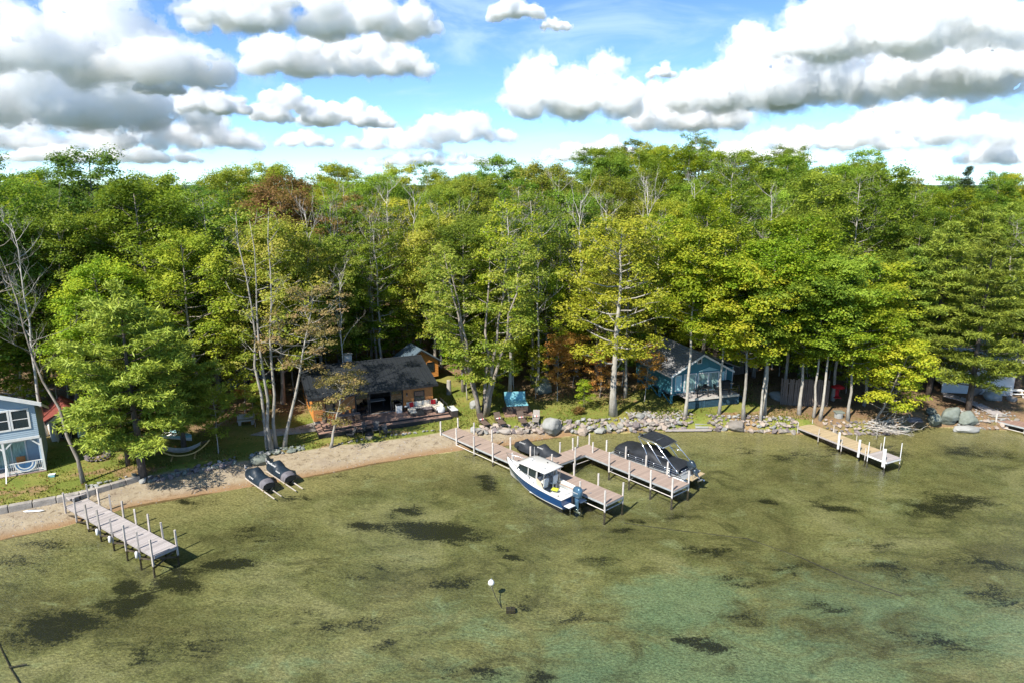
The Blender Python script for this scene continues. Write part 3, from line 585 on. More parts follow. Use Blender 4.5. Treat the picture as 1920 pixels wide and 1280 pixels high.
def cabin():
    t = thing('cabin', 'orange brown wooden cabin with dark metal roof and open glass doors', 'cabin', (-19.2, 62.75, 0), R(23.5))
    D, Wd, z0, ze, zr, yr = 8.4, 12.0, 1.30, 3.82, 5.25, 5.6
    top = lambda y: ze-.05 + (zr-ze)*(1-abs(y-yr)/yr) if y < yr else ze-.05+(zr-ze)*(1-(y-yr)/(D-yr))
    box_part('foundation', (.1,.1,.4), (Wd-.1,D-.1,z0), MT['concrete'], t)
    for nm, xx, o in (('side_wall', 0, -1), ('side_wall', Wd, 1)):
        mb = MB().prism([(xx,0,z0),(xx,D,z0),(xx,D,top(D)),(xx,yr,top(yr)),(xx,0,top(0))], (-o*.18,0,0)); w = mb.build(nm, MT['cedar'], t)
        lap(MB(), (xx,0,0), (0,1,0), D, z0, zr, (o,0,0), .2, top).build('siding', MT['cedar'], w)
    zt = ze+.12
    fw = MB().bb((.18,0,z0),(4.0,.18,zt)).build('front_wall', MT['cedar_d'], t); lap(MB(), (0.02,0,0), (1,0,0), 3.98, z0, zt, (0,-1,0), .2).build('siding', MT['cedar_d'], fw)
    MB().bb((8.9,0,z0),(Wd-.18,.18,zt)).build('front_wall', MT['cedar_d'], t)
    MB().bb((4.0,0,zt-.22),(8.9,.18,zt)).build('door_header', MT['black'], t)
    MB().bb((0.18,D-.18,z0),(Wd-.18,D,zt)).build('back_wall', MT['cedar_d'], t)
    box_part('interior_floor', (.2,.2,z0), (Wd-.2,D-.2,z0+.02), MT['interior'], t)
    box_part('interior_wall', (3.0,5.2,z0+.02), (10,5.3,zt), MT['interior'], t); box_part('interior_ceiling', (.2,.2,zt-.03), (Wd-.2,5.2,zt+.02), MT['interior'], t)
    h = zt-.22-z0
    for (x0, x1, y) in ((4.05,5.35,.06), (7.55,8.85,.06), (4.95,5.55,.13)):
        f = MB(); f.bb((x0,y-.03,z0+.02),(x0+.1,y+.03,z0+h)); f.bb((x1-.1,y-.03,z0+.02),(x1,y+.03,z0+h)); f.bb((x0+.1,y-.03,z0+.02),(x1-.1,y+.03,z0+.14)); f.bb((x0+.1,y-.03,z0+h-.1),(x1-.1,y+.03,z0+h))
        fo = f.build('sliding_door', MT['black'], t); box_part('pane', (x0+.1,y-.006,z0+.14), (x1-.1,y+.006,z0+h-.1), MT['paneglass'], fo)
    window(t, (10.55, 0, 2.55), .95, 1.05, '-y', MT['black'], MT['dkglass']); window(t, (1.6, 0, 2.5), .8, .9, '-y', MT['black'], MT['dkglass'])
    window(t, (0, 3.2, 2.6), .9, 1.0, '-x', MT['black'], MT['dkglass']); window(t, (0, 6.4, 2.6), .9, 1.0, '-x', MT['black'], MT['dkglass'])
    l = MB().box((9.25,-.06,2.95),(.13,.12,.22)).build('wall_lamp', MT['black'], t); MB().box((9.25,-.07,2.81),(.08,.08,.06)).build('lamp_glass', MT['white'], l)
    x0, x1 = -.55, Wd+.45
    ribbed_roof(t, (x0,-.5,ze-.06), (x1,-.5,ze-.06), (x1,yr,zr+.12), (x0,yr,zr+.12), 26, MT['roof_metal'])
    ribbed_roof(t, (x0,D+.6,ze-.05), (x1,D+.6,ze-.05), (x1,yr,zr+.12), (x0,yr,zr+.12), 26, MT['roof_metal'])
    MB().prism([(x0,yr-.18,zr+.155),(x0,yr,zr+.215),(x0,yr+.18,zr+.155)], (x1-x0,0,0)).build('ridge_cap', MT['roof_metal'], t)
    MB().bb((x0,-.55,ze-.24),(x1,-.505,ze-.03)).build('fascia', MT['black'], t)
    for xx in (x0-.03, x1): MB().prism([(xx,-.5,ze-.24),(xx,yr,zr-.06),(xx,yr,zr+.1),(xx,-.5,ze-.08)], (.03,0,0)).build('bargeboard', MT['black'], t)
    ch = MB().bb((4.3,6.6,3.9),(5.1,7.2,5.95)).build('chimney', MT['white_worn'], t, bevel=.03); MB().bb((4.22,6.52,5.95),(5.18,7.28,6.05)).build('chimney_cap', MT['concrete'], ch)
    # inside: a dark dining table with chairs glimpsed through the open doors
    tb = thing('dining_table', 'dark dining table seen inside the cabin through the open doors', 'table', (-19.2,62.75,0), R(23.5))
    box_part('table_top', (5.6,1.6,2.05), (7.4,2.5,2.1), MT['white_worn'], tb)
    for x in (5.7,7.2):
        for y in (1.7,2.3): box_part('leg', (x,y,1.32), (x+.08,y+.08,2.05), MT['black'], tb)
def loc_to_world(o, p): return o.location + Matrix.Rotation(o.rotation_euler.z, 3, 'Z') @ Vector(p)
def cabin_deck():
    O = Vector((-19.2, 62.75, 0)); rz = R(23.5)
    t = thing('cabin_deck', 'low brown board deck along the front of the cabin', 'deck', O, rz)
    z = 1.26
    bd = MB().box((0,0,0),(12.3,.136,.036)).mesh('deck_board', MT['deck_red'])
    for i in range(18): link('board', bd, t, (6.7, -2.50+.143*i, z))
    st = MB().box((0,0,0),(12.9,.136,.036)).mesh('step_board', MT['deck_red'])
    for i in range(4): link('step_board', st, t, (6.45, -2.73-.143*i, z-.17))
    sl = MB().box((0,0,0),(.136,2.3,.036)).mesh('side_step_board', MT['deck_red'])
    for i in range(4): link('step_board', sl, t, (.46-.143*i, -1.4, z-.17))
    MB().bb((.56,-2.59,.5),(12.83,-2.575,z-.02)).build('riser', MT['black'], t); MB().bb((0,-3.245,.5),(12.9,-3.23,z-.19)).build('riser', MT['black'], t); MB().bb((-.05,-3.22,.5),(-.035,-.2,z-.19)).build('riser', MT['black'], t)
    MB().bb((.53,-2.56,z-.03),(.545,0,z+.012)).build('trim', MT['black'], t)
    for x in (12.7,):       # railing at the right end of the deck
        for y in (-2.4,-1.3,-.2): box_part('rail_post', (x,y,z+.02), (x+.08,y+.08,z+.85), MT['black'], t)
        box_part('handrail', (x-.02,-2.45,z+.85), (x+.1,-.1,z+.9), MT['black'], t)
def small_shed(name, label, loc, rz, w, d, z0, ze, zr, roofm, wallm):
    """gabled shed, gable end to the front"""
    t = thing(name, label, 'shed', (loc[0], loc[1], 0), rz)
    top = lambda x: ze+(zr-ze)*(1-abs(x-w/2)/(w/2))
    for nm, y, o in (('front_wall', 0, -1), ('back_wall', d, 1)):
        wl = MB().prism([(0,y,z0),(w,y,z0),(w,y,ze),(w/2,y,zr),(0,y,ze)], (0,-o*.14,0)).build(nm, wallm, t)
        if o < 0: lap(MB(), (0,y,0), (1,0,0), w, z0, zr, (0,-1,0), .2, top).build('siding', wallm, wl)
    for x, o in ((0,-1),(w,1)):
        wl = MB().bb((x,.15,z0),(x-o*.14,d-.15,ze)).build('side_wall', wallm, t); lap(MB(), (x,0,0), (0,1,0), d, z0, ze, (o,0,0), .2).build('siding', wallm, wl)
    zz = .14; ov = .45
    for s in (0, 1):
        xe = -ov if s == 0 else w+ov; zz_e = ze - ov*(zr-ze)/(w/2) + .05
        ribbed_roof(t, (xe,-.5,zz_e), (xe,d+.4,zz_e), (w/2,d+.4,zr+.05), (w/2,-.5,zr+.05), max(6, int(d/.6)), roofm)
        MB().prism([(xe,-.53,zz_e-.16),(w/2,-.53,zr-.1),(w/2,-.53,zr+.05),(xe,-.53,zz_e)], (0,.03,0)).build('bargeboard', MT['black'], t)
    window(t, (w*.35,0,zr-.75), .55, .5, '-y', MT['black'], MT['dkglass']); window(t, (w*.78,0,ze-.75), .75, 1.0, '-y', MT['black'], MT['dkglass'])
    return t
def teal_cottage():
    O = (16.75, 68.7, 0); rz = R(17)
    t = thing('teal_cottage', 'teal wooden cottage on stilts with grey shingle roof and front deck', 'cottage', O, rz)
    w, d, z0, ze, zr = 6.5, 8.0, 2.25, 4.55, 6.35
    top = lambda x: ze+(zr-ze)*(1-abs(x-w/2)/(w/2))
    wl = MB().prism([(0,0,z0),(w,0,z0),(w,0,ze),(w/2,0,zr),(0,0,ze)], (0,.15,0)).build('front_wall', MT['teal'], t)
    MB().prism([(0,d,z0),(w,d,z0),(w,d,ze),(w/2,d,zr),(0,d,ze)], (0,-.15,0)).build('back_wall', MT['teal'], t)
    for x, o in ((0,-1),(w,1)):
        sw = MB().bb((x,.16,z0),(x-o*.15,d-.16,ze)).build('side_wall', MT['teal'], t); mb = MB()
        for i in range(20): mb.bb((x,.2+i*.4,z0),(x+o*.02,.24+i*.4,ze-.05))
        mb.build('batten', MT['teal'], sw)
    box_part('floor', (.05,.05,z0-.22), (w-.05,d-.05,z0), MT['teal_d'], t)
    for y in (.15, 2.6, 5.1, 7.6):
        for x in (.12, w-.12): box_part('stilt', (x-.11,y-.11,.6), (x+.11,y+.11,z0-.22), MT['teal'], t)
    for y in (.3,2.8,5.3): MB().beam((-.01,y,1.3),(-.01,y+2.1,z0-.15),.08,.12).build('brace', MT['teal'], t)
    # glazed front: three bays with pale curtains behind
    for (x, ww) in ((2.15,1.25),(3.72,1.1),(4.98,1.1)):
        window(t, (x,0,z0+1.02), ww, 1.85, '-y', MT['white'], MT['curtain_glass'], 0, .1, 'glass_door')
    for x in (.75, 5.95): window(t, (x,0,z0+1.1), .6, 1.6, '-y', MT['white'], MT['tealpale'], 0, .06, 'side_panel')
    window(t, (w/2-.1,0,zr-.75), .42, .48, '-y', MT['white'], MT['dkglass'], 0, .07)
    MB().prism([(3.1,-.05,ze-.1),(5.6,-.05,ze-.1),(4.35,-.05,ze+.32)], (0,-.05,0)).build('pediment', MT['tealpale'], t)
    ov = .55; sl = (zr-ze)/(w/2)
    for s in (0, 1):
        xe = -ov if s == 0 else w+ov; ee = ze-ov*sl+.06; n = 14; pr = Vector((xe, 0, ee)); rd = Vector((w/2, 0, zr+.06))
        rf = roof_plane(t, 'roof', (xe,-.7,ee), (xe,d+.5,ee), (w/2,d+.5,zr+.06), (w/2,-.7,zr+.06), .05, MT['shingle'])
        mb = MB()      # shingle courses as thin laps
        nrm = Vector((-sl if s == 0 else sl, 0, 1)).normalized()
        for i in range(n):
            a = pr.lerp(rd, i/n)+nrm*.052; b = pr.lerp(rd, (i+1.05)/n)+nrm*.052; mb.add([(a.x,-.71,a.z),(a.x,d+.51,a.z),(a.x+nrm.x*.03,d+.51,a.z+.03),(a.x+nrm.x*.03,-.71,a.z+.03),(b.x,-.71,b.z),(b.x,d+.51,b.z)], [(0,1,2,3),(3,2,5,4)])
        mb.build('shingle_course', MT['shingle'], rf)
        MB().prism([(xe,-.74,ee-.14),(w/2,-.74,zr-.1),(w/2,-.74,zr+.12),(xe,-.74,ee+.08)], (0,.035,0)).build('bargeboard', MT['white'], t)
        MB().bb((xe-.03,-.7,ee-.1),(xe,d+.5,ee+.05)).build('gutter', MT['white_worn'], t)
    for (x, y) in ((.9,3.2),(.4,5.6)): MB().tube([(x,y,ze+.3),(x,y,ze+1.15)], .05, 8).build('vent_pipe', MT['white_worn'], t)
    for xx in (0, w): box_part('corner_board', (xx-.06,-.03,z0), (xx+.06,.0,ze-.1), MT['white'], t)
    # side wing
    box_part('wing', (w,1.6,z0-.6), (w+2.0,6.4,ze-.4), MT['teal'], t); box_part('corner_board', (w+1.94,1.57,z0-.6), (w+2.03,1.599,ze-.4), MT['white'], t)
    roof_plane(t, 'wing_roof', (w+2.5,1.1,ze-.45), (w+2.5,6.9,ze-.45), (w-.2,6.9,ze+.5), (w-.2,1.1,ze+.5), .06, MT['shingle'])
    # deck
    dk = thing('cottage_deck', 'small railed deck with slatted skirt on the teal cottage front', 'deck', O, rz)
    bm = MB().box((0,0,0),(6.3,.136,.036)).mesh('cottage_deck_board', MT['grey_wood'])
    for i in range(14): link('board', bm, dk, (3.75,-1.98+.143*i,z0-.02))
    box_part('fascia', (.6,-2.09,z0-.24), (6.9,-2.05,z0+.0), MT['white_worn'], dk)
    for k, (xa, xb) in enumerate(((.75,2.7),(2.85,4.7),(4.85,6.8))):
        for i in range(7): box_part('skirt_slat', (xa,-1.98,1.02+i*.145), (xb,-1.95,1.02+i*.145+.10), MT['teal_d'], dk)
    for x in (.68,2.78,4.78,6.86): box_part('skirt_post', (x-.07,-2.0,.7), (x+.07,-1.86,z0-.24), MT['teal_d'], dk)
    for x in (.65,1.9,3.15,4.4,5.65,6.85): box_part('rail_post', (x-.04,-2.04,z0), (x+.04,-1.96,z0+.92), MT['black'], dk)
    box_part('handrail', (.6,-2.04,z0+.92), (6.9,-1.96,z0+.97), MT['black'], dk); box_part('handrail', (6.81,-1.95,z0+.92), (6.89,0,z0+.97), MT['black'], dk)
    mb = MB()
    for i in range(3): mb.tube([(.65,-2.0,z0+.2+i*.22),(6.85,-2.0,z0+.2+i*.22)], .008, 4)
    mb.build('rail_cable', MT['steel'], dk)
    for i in range(4): box_part('stair_tread', (6.95+i*.28,-1.6,z0-.25-i*.22), (7.25+i*.28,-.6,z0-.2-i*.22), MT['teal_d'], dk)
    MB().beam((6.95,-1.62,z0+.7),(8.1,-1.62,z0-.3),.05,.05).build('stair_rail', MT['black'], dk); box_part('rail_post', (8.05,-1.66,.9), (8.13,-1.58,z0-.1), MT['black'], dk)
    # things on the deck
    pt = thing('patio_table', 'dark round metal table on the teal cottage deck', 'table', loc_to_world(dk, (3.6,-1.0,z0)), rz)
    MB().tube([(0,0,.70),(0,0,.73)], .55, 20).build('table_top', MT['black'], pt)
    for a in range(3): MB().beam((0,0,.7),(.35*math.cos(a*2.1),.35*math.sin(a*2.1),0),.04,.04).build('leg', MT['black'], pt)
    for (x, y, a, lb) in ((2.4,-1.0,-90,'dark metal chair left of the round deck table'),(4.8,-1.0,90,'dark metal chair right of the round deck table'),(3.6,-.35,180,'dark metal chair behind the round deck table')):
        metal_chair(lb, loc_to_world(dk, (x,y,z0)), rz+R(a), 'metal chairs on the teal cottage deck')
    gr = thing('gas_grill', 'black gas grill at the right end of the teal cottage deck', 'grill', loc_to_world(dk, (6.2,-.5,z0)), rz)
    box_part('cabinet', (-.45,-.25,.1), (.45,.25,.8), MT['black'], gr); MB().loft([[(x, .27*math.cos(a), .82+.3*math.sin(a)) for a in [math.pi*j/8 for j in range(9)]] for x in (-.42,.42)], caps=True).build('lid', MT['black'], gr); box_part('side_shelf', (.46,-.22,.74), (.85,.22,.8), MT['steel'], gr)
def metal_chair(label, loc, rz, group=None, mat='black', name='metal_chair'):
    c = thing(name, label, 'chair', loc, rz, group)
    box_part('seat', (-.23,-.22,.42), (.23,.24,.46), MT[mat], c, .015); MB().box((0,.26,.72),(.44,.04,.5),rx=R(-10)).build('backrest', MT[mat], c, bevel=.015)
    for x in (-.2,.2):
        for y in (-.19,.21): MB().beam((x,y,0),(x,y,.42),.035,.035).build('leg', MT[mat], c)
        MB().beam((x*1.12,-.2,.63),(x*1.12,.26,.65),.05,.03).build('armrest', MT[mat], c)
    return c
def left_house():
    O = (-38.0, 51.7, 0); rz = R(31)
    t = thing('blue_grey_house', 'two storey blue grey sided house with white railed porch at the left edge', 'house', O, rz)
    w, d, zf, zm, ze = -8.0, 5.0, 1.2, 4.1, 7.0; zr = ze+1.55
    top = lambda x: ze+(zr-ze)*(1-abs(x-4)/4)
    wl = MB().prism([(0,0,zm),(w,0,zm),(w,0,ze),(w/2,0,zr),(0,0,ze)], (0,.18,0)).build('upper_wall', MT['siding_blue'], t)
    lap(MB(), (w,0,0), (1,0,0), 8.0, zm, zr, (0,-1,0), .16, top).build('siding', MT['siding_blue'], wl)
    sw = MB().prism([(0,.19,zf),(0,d,zf),(0,d,ze-2.0),(0,.19,ze-.1)],(-.18,0,0)).build('side_wall', MT['siding_blue'], t); lap(MB(), (0,0,0), (0,1,0), d, zm, ze, (1,0,0), .16, lambda y: ze-.1-.38*y).build('siding', MT['siding_blue'], sw)
    box_part('back_wall', (-.18,d-.18,zf), (w,d,ze-2.0), MT['siding_blue'], t)
    box_part('porch_wall', (-.19,1.9,zf), (w,2.05,zm-.02), MT['siding_blue'], t); box_part('ceiling', (-.02,.02,zm-.12), (w,2.2,zm-.002), MT['white'], t); box_part('frieze', (0.02,-.04,zm-.14), (w,.18,zm+.08), MT['white'], t)
    for xc in (-1.05, -2.35): window(t, (xc,0,zm+1.62), 1.0, 1.45, '-y', MT['white'], MT['dkglass'], 0, .13, rail=1)
    window(t, (-4.6,0,zm+1.62), 1.0, 1.45, '-y', MT['white'], MT['dkglass'], 0, .13, rail=1)
    window(t, (-2.2,1.9,zf+1.1), 1.9, 2.0, '-y', MT['white'], MT['curtain_glass'], 1, .1, 'glass_door')
    ov = .5
    for s in (0, 1):
        xe = ov if s == 0 else w-ov; ee = ze-ov*(zr-ze)/4+.06
        roof_plane(t, 'roof', (xe,-.45,ee), (xe,d+.4,ee-2.0), (w/2,d+.4,zr-1.94), (w/2,-.45,zr+.06), .07, MT['shingle'])
        MB().prism([(xe,-.5,ee-.2),(w/2,-.5,zr-.16),(w/2,-.5,zr+.13),(xe,-.5,ee+.08)], (0,.05,0)).build('bargeboard', MT['white'], t)
        MB().prism([(xe,-.45,ee-.03),(w/2,-.45,zr-.03),(w/2,-.0,zr-.03),(xe,-.0,ee-.03)], (0,0,.02)).build('soffit', MT['white'], t)
    MB().beam((ov+.02,-.45,ze-.22),(ov+.02,d+.3,ze-2.18),.04,.2).build('gutter', MT['white'], t)
    # porch
    box_part('porch_floor', (.1,-.05,zf-.18), (w,1.9,zf), MT['grey_wood'], t); box_part('porch_fascia', (.11,-.09,zf-.34), (w,-.055,zf-.03), MT['deck_red'], t)
    for x in (.02,-2.45,-5.4):
        box_part('porch_post', (x-.08,-.02,zf), (x+.08,.14,zm-.14), MT['white'], t); box_part('footing', (x-.12,-.04,.5), (x+.12,.2,zf-.18), MT['concrete'], t)
        for s in ((-1,) if x > 0 else (-1, 1)): MB().beam((x+s*.07,.06,zm-.75),(x+s*.65,.06,zm-.17),.08,.1).build('knee_brace', MT['white'], t)
    for (xa, xb) in ((-.06,-2.37),):
        box_part('rail', (xb,.03,zf+.86), (xa,.09,zf+.93), MT['white'], t); box_part('rail', (xb,.03,zf+.08), (xa,.09,zf+.14), MT['white'], t)
        n = 17
        for i in range(n): x = xa+(xb-xa)*(i+.5)/n; box_part('baluster', (x-.02,.04,zf+.14), (x+.02,.08,zf+.86), MT['white'], t)
    for i in range(3): y = .25+i*.5; box_part('baluster', (.0,y,zf+.1), (.04,y+.04,zf+.86), MT['white'], t)
    box_part('rail', (-.02,.14,zf+.86), (.06,1.9,zf+.93), MT['white'], t)
    for i in range(5): box_part('stair_tread', (-3.9,-.35-i*.28,zf-.2-i*.2), (-2.5,-.07-i*.28,zf-.15-i*.2), MT['white'], t)
    MB().beam((-2.46,-.1,zf-.2),(-2.46,-1.6,.15),.06,.26).build('stair_stringer', MT['white'], t); MB().beam((-2.46,-.04,zf+.85),(-2.46,-1.5,.95),.07,.07).build('stair_rail', MT['white'], t); box_part('newel_post', (-2.51,-1.62,.2), (-2.41,-1.52,1.05), MT['white'], t)
    # bunting flag hung on the railing
    f = thing('bunting_flag', 'fan shaped blue and white bunting hung on the porch rail', 'bunting', loc_to_world(t, (-1.2,-.03,zf+.84)), rz)
    for k, (r0, r1, m) in enumerate(((0,.42,'flag_blue'),(.42,.52,'white'),(.52,.62,'flag_blue'),(.62,.72,'white'))):
        pts = [(r1*1.05*math.cos(a), -.01*k, -r1*math.sin(a)) for a in [math.pi*j/12 for j in range(13)]]; pi = [(r0*1.05*math.cos(a), -.01*k, -r0*math.sin(a)) for a in [math.pi*j/12 for j in range(12,-1,-1)]]
        MB().prism(pts+(pi if r0 else [(0,-.01*k,0)]), (0,-.008,0)).build('stripe', MT[m], f)
    ch = thing('porch_chair', 'brown chair standing on the porch behind the bunting', 'chair', loc_to_world(t, (-1.6,1.1,zf)), rz)
    box_part('seat', (-.3,-.3,.35), (.3,.3,.45), MT['cedar_d'], ch, .03); box_part('backrest', (-.3,.25,.45), (.3,.32,1.0), MT['cedar_d'], ch, .03)
    for x in (-.25,.2):
        for y in (-.25,.2): box_part('leg', (x,y,0), (x+.05,y+.05,.35), MT['cedar_d'], ch)
def red_roof_shed():
    O = G(98, 828); O.z = 0; rz = R(38); g = gz(O.x, O.y)
    t = thing('storage_shed', 'small white shed with red shingle roof and open junk filled doorway', 'shed', O, rz)
    w, d, z0, ze, zr = 2.7, 3.6, g-.1, g+1.95, g+2.95
    top = lambda x: ze+(zr-ze)*(1-abs(x-w/2)/(w/2))
    MB().prism([(0,d,z0),(w,d,z0),(w,d,ze),(w/2,d,zr),(0,d,ze)], (0,-.1,0)).build('back_wall', MT['white'], t)
    for x, o in ((0,-1),(w,1)):
        wl = MB().bb((x,.1,z0),(x-o*.1,d-.1,ze)).build('side_wall', MT['white'], t); lap(MB(), (x,0,0), (0,1,0), d, z0, ze, (o,0,0), .2).build('siding', MT['white'], wl)
    fw = MB().bb((0,0,z0),(.45,.1,ze)).build('front_wall', MT['white'], t); MB().bb((w-.75,0,z0),(w,.1,ze)).build('front_wall', MT['siding_pale'], t); MB().prism([(0,.0,ze),(w,.0,ze),(w/2,.0,zr)], (0,.1,0)).build('gable', MT['white'], t)
    box_part('floor', (.1,.1,z0), (w-.1,d-.1,z0+.1), MT['interior'], t)
    for s in (0, 1):
        xe = -.3 if s == 0 else w+.3; ee = ze-.3*(zr-ze)/(w/2)+.05
        rf = roof_plane(t, 'roof', (xe,-.35,ee), (xe,d+.3,ee), (w/2,d+.3,zr+.05), (w/2,-.35,zr+.05), .05, MT['shingle_red'])
        MB().prism([(xe,-.38,ee-.12),(w/2,-.38,zr-.1),(w/2,-.38,zr+.09),(xe,-.38,ee+.05)], (0,.03,0)).build('bargeboard', MT['white'], t)
        mb = MB(); nrm = Vector((-(zr-ze) if s == 0 else (zr-ze), 0, w/2)).normalized(); pr = Vector((xe,0,ee)); rd = Vector((w/2,0,zr+.05))
        for i in range(9):
            a = pr.lerp(rd, i/9)+nrm*.052; b = pr.lerp(rd, (i+1.04)/9)+nrm*.052; mb.add([(a.x,-.36,a.z),(a.x,d+.31,a.z),(a.x+nrm.x*.03,d+.31,a.z+.03),(a.x+nrm.x*.03,-.36,a.z+.03),(b.x,-.36,b.z),(b.x,d+.31,b.z)], [(0,1,2,3),(3,2,5,4)])
        mb.build('shingle_course', MT['shingle_red'], rf)
    MB().beam((.5,-.05,z0+.1),(.2,-.9,z0+1.7),.04,.5).build('open_door', MT['white'], t)
    rr = random.Random(3); names = [('storage_crate','crate'),('folded_chair','chair'),('plank_bundle','planks')]
    for i in range(9):
        p = loc_to_world(t, (.75+rr.uniform(0,1.0), .15+rr.uniform(0,.8), z0+.1)); k = i % 3
        o = thing(names[k][0], ['pale crate stored in the shed doorway','folded garden chair leaning in the shed doorway','loose plank bundle leaning inside the shed doorway'][k], names[k][1], p, rz+rr.uniform(-.6,.6), ['crates in the shed','folded chairs in the shed','plank bundles in the shed'][k])
        m = MT[rr.choice(['junk','white_worn','wicker_b','black','grey_wood'])]
        if k == 0:
            z = rr.choice((0,.4,.8)); box_part('box', (-.25,-.2,z), (.25,.2,z+.36), m, o, .02); box_part('lid', (-.27,-.22,z+.36), (.27,.22,z+.41), MT['white_worn'], o)
        elif k == 1:
            MB().box((0,0,.75),(.5,.05,1.1),rx=R(14)).build('backrest', m, o); MB().box((0,-.12,.5),(.48,.05,.6),rx=R(24)).build('seat', MT['black'], o)
            for x in (-.24,.24): MB().beam((x,-.3,0),(x,.1,1.0),.04,.04).build('leg', MT['steel'], o)
        else:
            for j in range(4): MB().beam((j*.1,-.35,0),(j*.1+rr.uniform(-.4,.4),.2,rr.uniform(1.2,1.75)),.09,.03).build('plank', m, o)
def right_cottage():
    c = W(1768, 712, 2.6); rz = R(-12)
    t = thing('white_cottage', 'white cottage with teal window trim half hidden by pines at the right', 'cottage', (c.x, c.y, 0), rz)
    w, d, z0, ze, zr = 7.0, 6.5, 2.9, 5.2, 6.5
    wl = MB().bb((0,0,z0-1.7),(w,.15,ze)).build('front_wall', MT['white'], t); lap(MB(), (0,0,0), (1,0,0), w, z0-1.7, ze, (0,-1,0), .18).build('siding', MT['white'], wl)
    for x, o in ((0,-1),(w,1)):
        s = MB().prism([(x,.16,z0-.8),(x,d,z0-.8),(x,d,ze),(x,d/2,zr),(x,.16,ze)], (-o*.15,0,0)).build('side_wall', MT['white'], t); lap(MB(), (x,0,0), (0,1,0), d, z0-.8, zr, (o,0,0), .18, lambda y: ze+(zr-ze)*(1-abs(y-d/2)/(d/2))).build('siding', MT['white'], s)
    box_part('back_wall', (.15,d-.15,z0-.8), (w-.15,d,ze), MT['white'], t)
    for x in (.7,1.7,2.7): window(t, (x,0,z0+1.25), .75, 1.1, '-y', MT['white'], MT['dkglass'])
    for x in (4.5,5.35,6.2): window(t, (x,0,z0+1.3), .62, 1.35, '-y', MT['tealpale'], MT['dkglass'])
    box_part('window_box', (4.1,-.3,z0+.3), (6.7,-.03,z0+.5), MT['white'], t)
    for yy, s in ((-.5,0),(d+.4,1)): roof_plane(t, 'roof', (-.4,yy,ze-.1), (w+.4,yy,ze-.1), (w+.4,d/2,zr+.12), (-.4,d/2,zr+.12), .06, MT['shingle_pale'])
    MB().bb((-.4,-.56,ze-.24),(w+.4,-.51,ze-.05)).build('fascia', MT['white'], t); ch = MB().bb((3.0,2.4,5.6),(3.7,3.1,7.0)).build('chimney', MT['white_worn'], t); MB().bb((2.93,2.33,7.1),(3.77,3.17,7.22)).build('chimney_cap', MT['concrete'], ch)
    box_part('porch_floor', (0,-1.3,z0-.2), (3.6,-.02,z0-.02), MT['grey_wood'], t)
    for x in (.05,1.8,3.5): box_part('porch_post', (x,-1.25,z0-.02), (x+.1,-1.15,ze-.3), MT['white'], t)
    roof_plane(t, 'porch_roof', (-.1,-1.5,ze-.35), (3.75,-1.5,ze-.35), (3.75,-.05,ze-.02), (-.1,-.05,ze-.02), .05, MT['shingle_pale'])
    for k, x in enumerate((4.4,5.3,6.3)):
        p = loc_to_world(t, (x,-.17,z0+.5)); f = thing('potted_flower', ['dark red flowers in the window box, left of three','dark red flowers in the window box, middle of three','dark red flowers in the window box, right of three'][k], 'flowers', p, 0, 'window box flowers', .3)
        link('stem', TP['bush2'][0], f); link('foliage', TP['bush2'][1], f, mat=LM['flower'])
MT['paneglass'] = None
def pane_glass(name, tint, refl=.5):
    m = bpy.data.materials.new(name); m.use_nodes = True; t = NT(m); t.N.clear(); out = t.N.new('ShaderNodeOutputMaterial')
    fr = t.N.new('ShaderNodeFresnel'); fr.inputs[0].default_value = 1.7; tr = t.N.new('ShaderNodeBsdfTransparent'); tr.inputs[0].default_value = (*tint, 1); gl = t.N.new('ShaderNodeBsdfGlossy'); gl.inputs['Roughness'].default_value = .03
    mx = t.N.new('ShaderNodeMixShader'); t.L.new(fr.outputs[0], mx.inputs[0]); t.L.new(tr.outputs[0], mx.inputs[1]); t.L.new(gl.outputs[0], mx.inputs[2]); t.L.new(mx.outputs[0], out.inputs[0]); return m
MT['paneglass'] = pane_glass('door_glass', (.45,.5,.52)); MT['windshield'] = pane_glass('boat_glass', (.35,.42,.45))
MT['curtain_glass'] = mk('curtained_glass', (.28,.46,.44), .12, var=.5, scale=6, stretch=(5,5,.15), spec=.8)
MT['tealpale'] = mk('pale_teal_paint', (.30,.55,.60), .6, var=.06); MT['siding_pale'] = mk('pale_siding', (.55,.66,.68), .6, var=.05)
MT['shingle_pale'] = mk('pale_shingle', (.50,.49,.50), .9, var=.15, scale=7)
LM['flower'] = leaf_mat('leaf_flower', (.05,.09,.02), (.22,.02,.04), (.30,.03,.07))
cabin(); cabin_deck(); teal_cottage(); left_house(); red_roof_shed(); right_cottage()
small_shed('orange_shed', 'orange wooden shed with dark roof behind the right end of the cabin', (-12.6, 75.7), R(28), 4.4, 3.0, 1.6, 3.6, 5.05, MT['roof_blue'], MT['cedar'])
small_shed('orange_shed', 'orange wooden shed with blue grey roof left of the cabin, half hidden by trees', (-29.1, 68.6), R(28), 3.6, 3.0, 1.0, 3.1, 4.2, MT['roof_blue'], MT['cedar'])
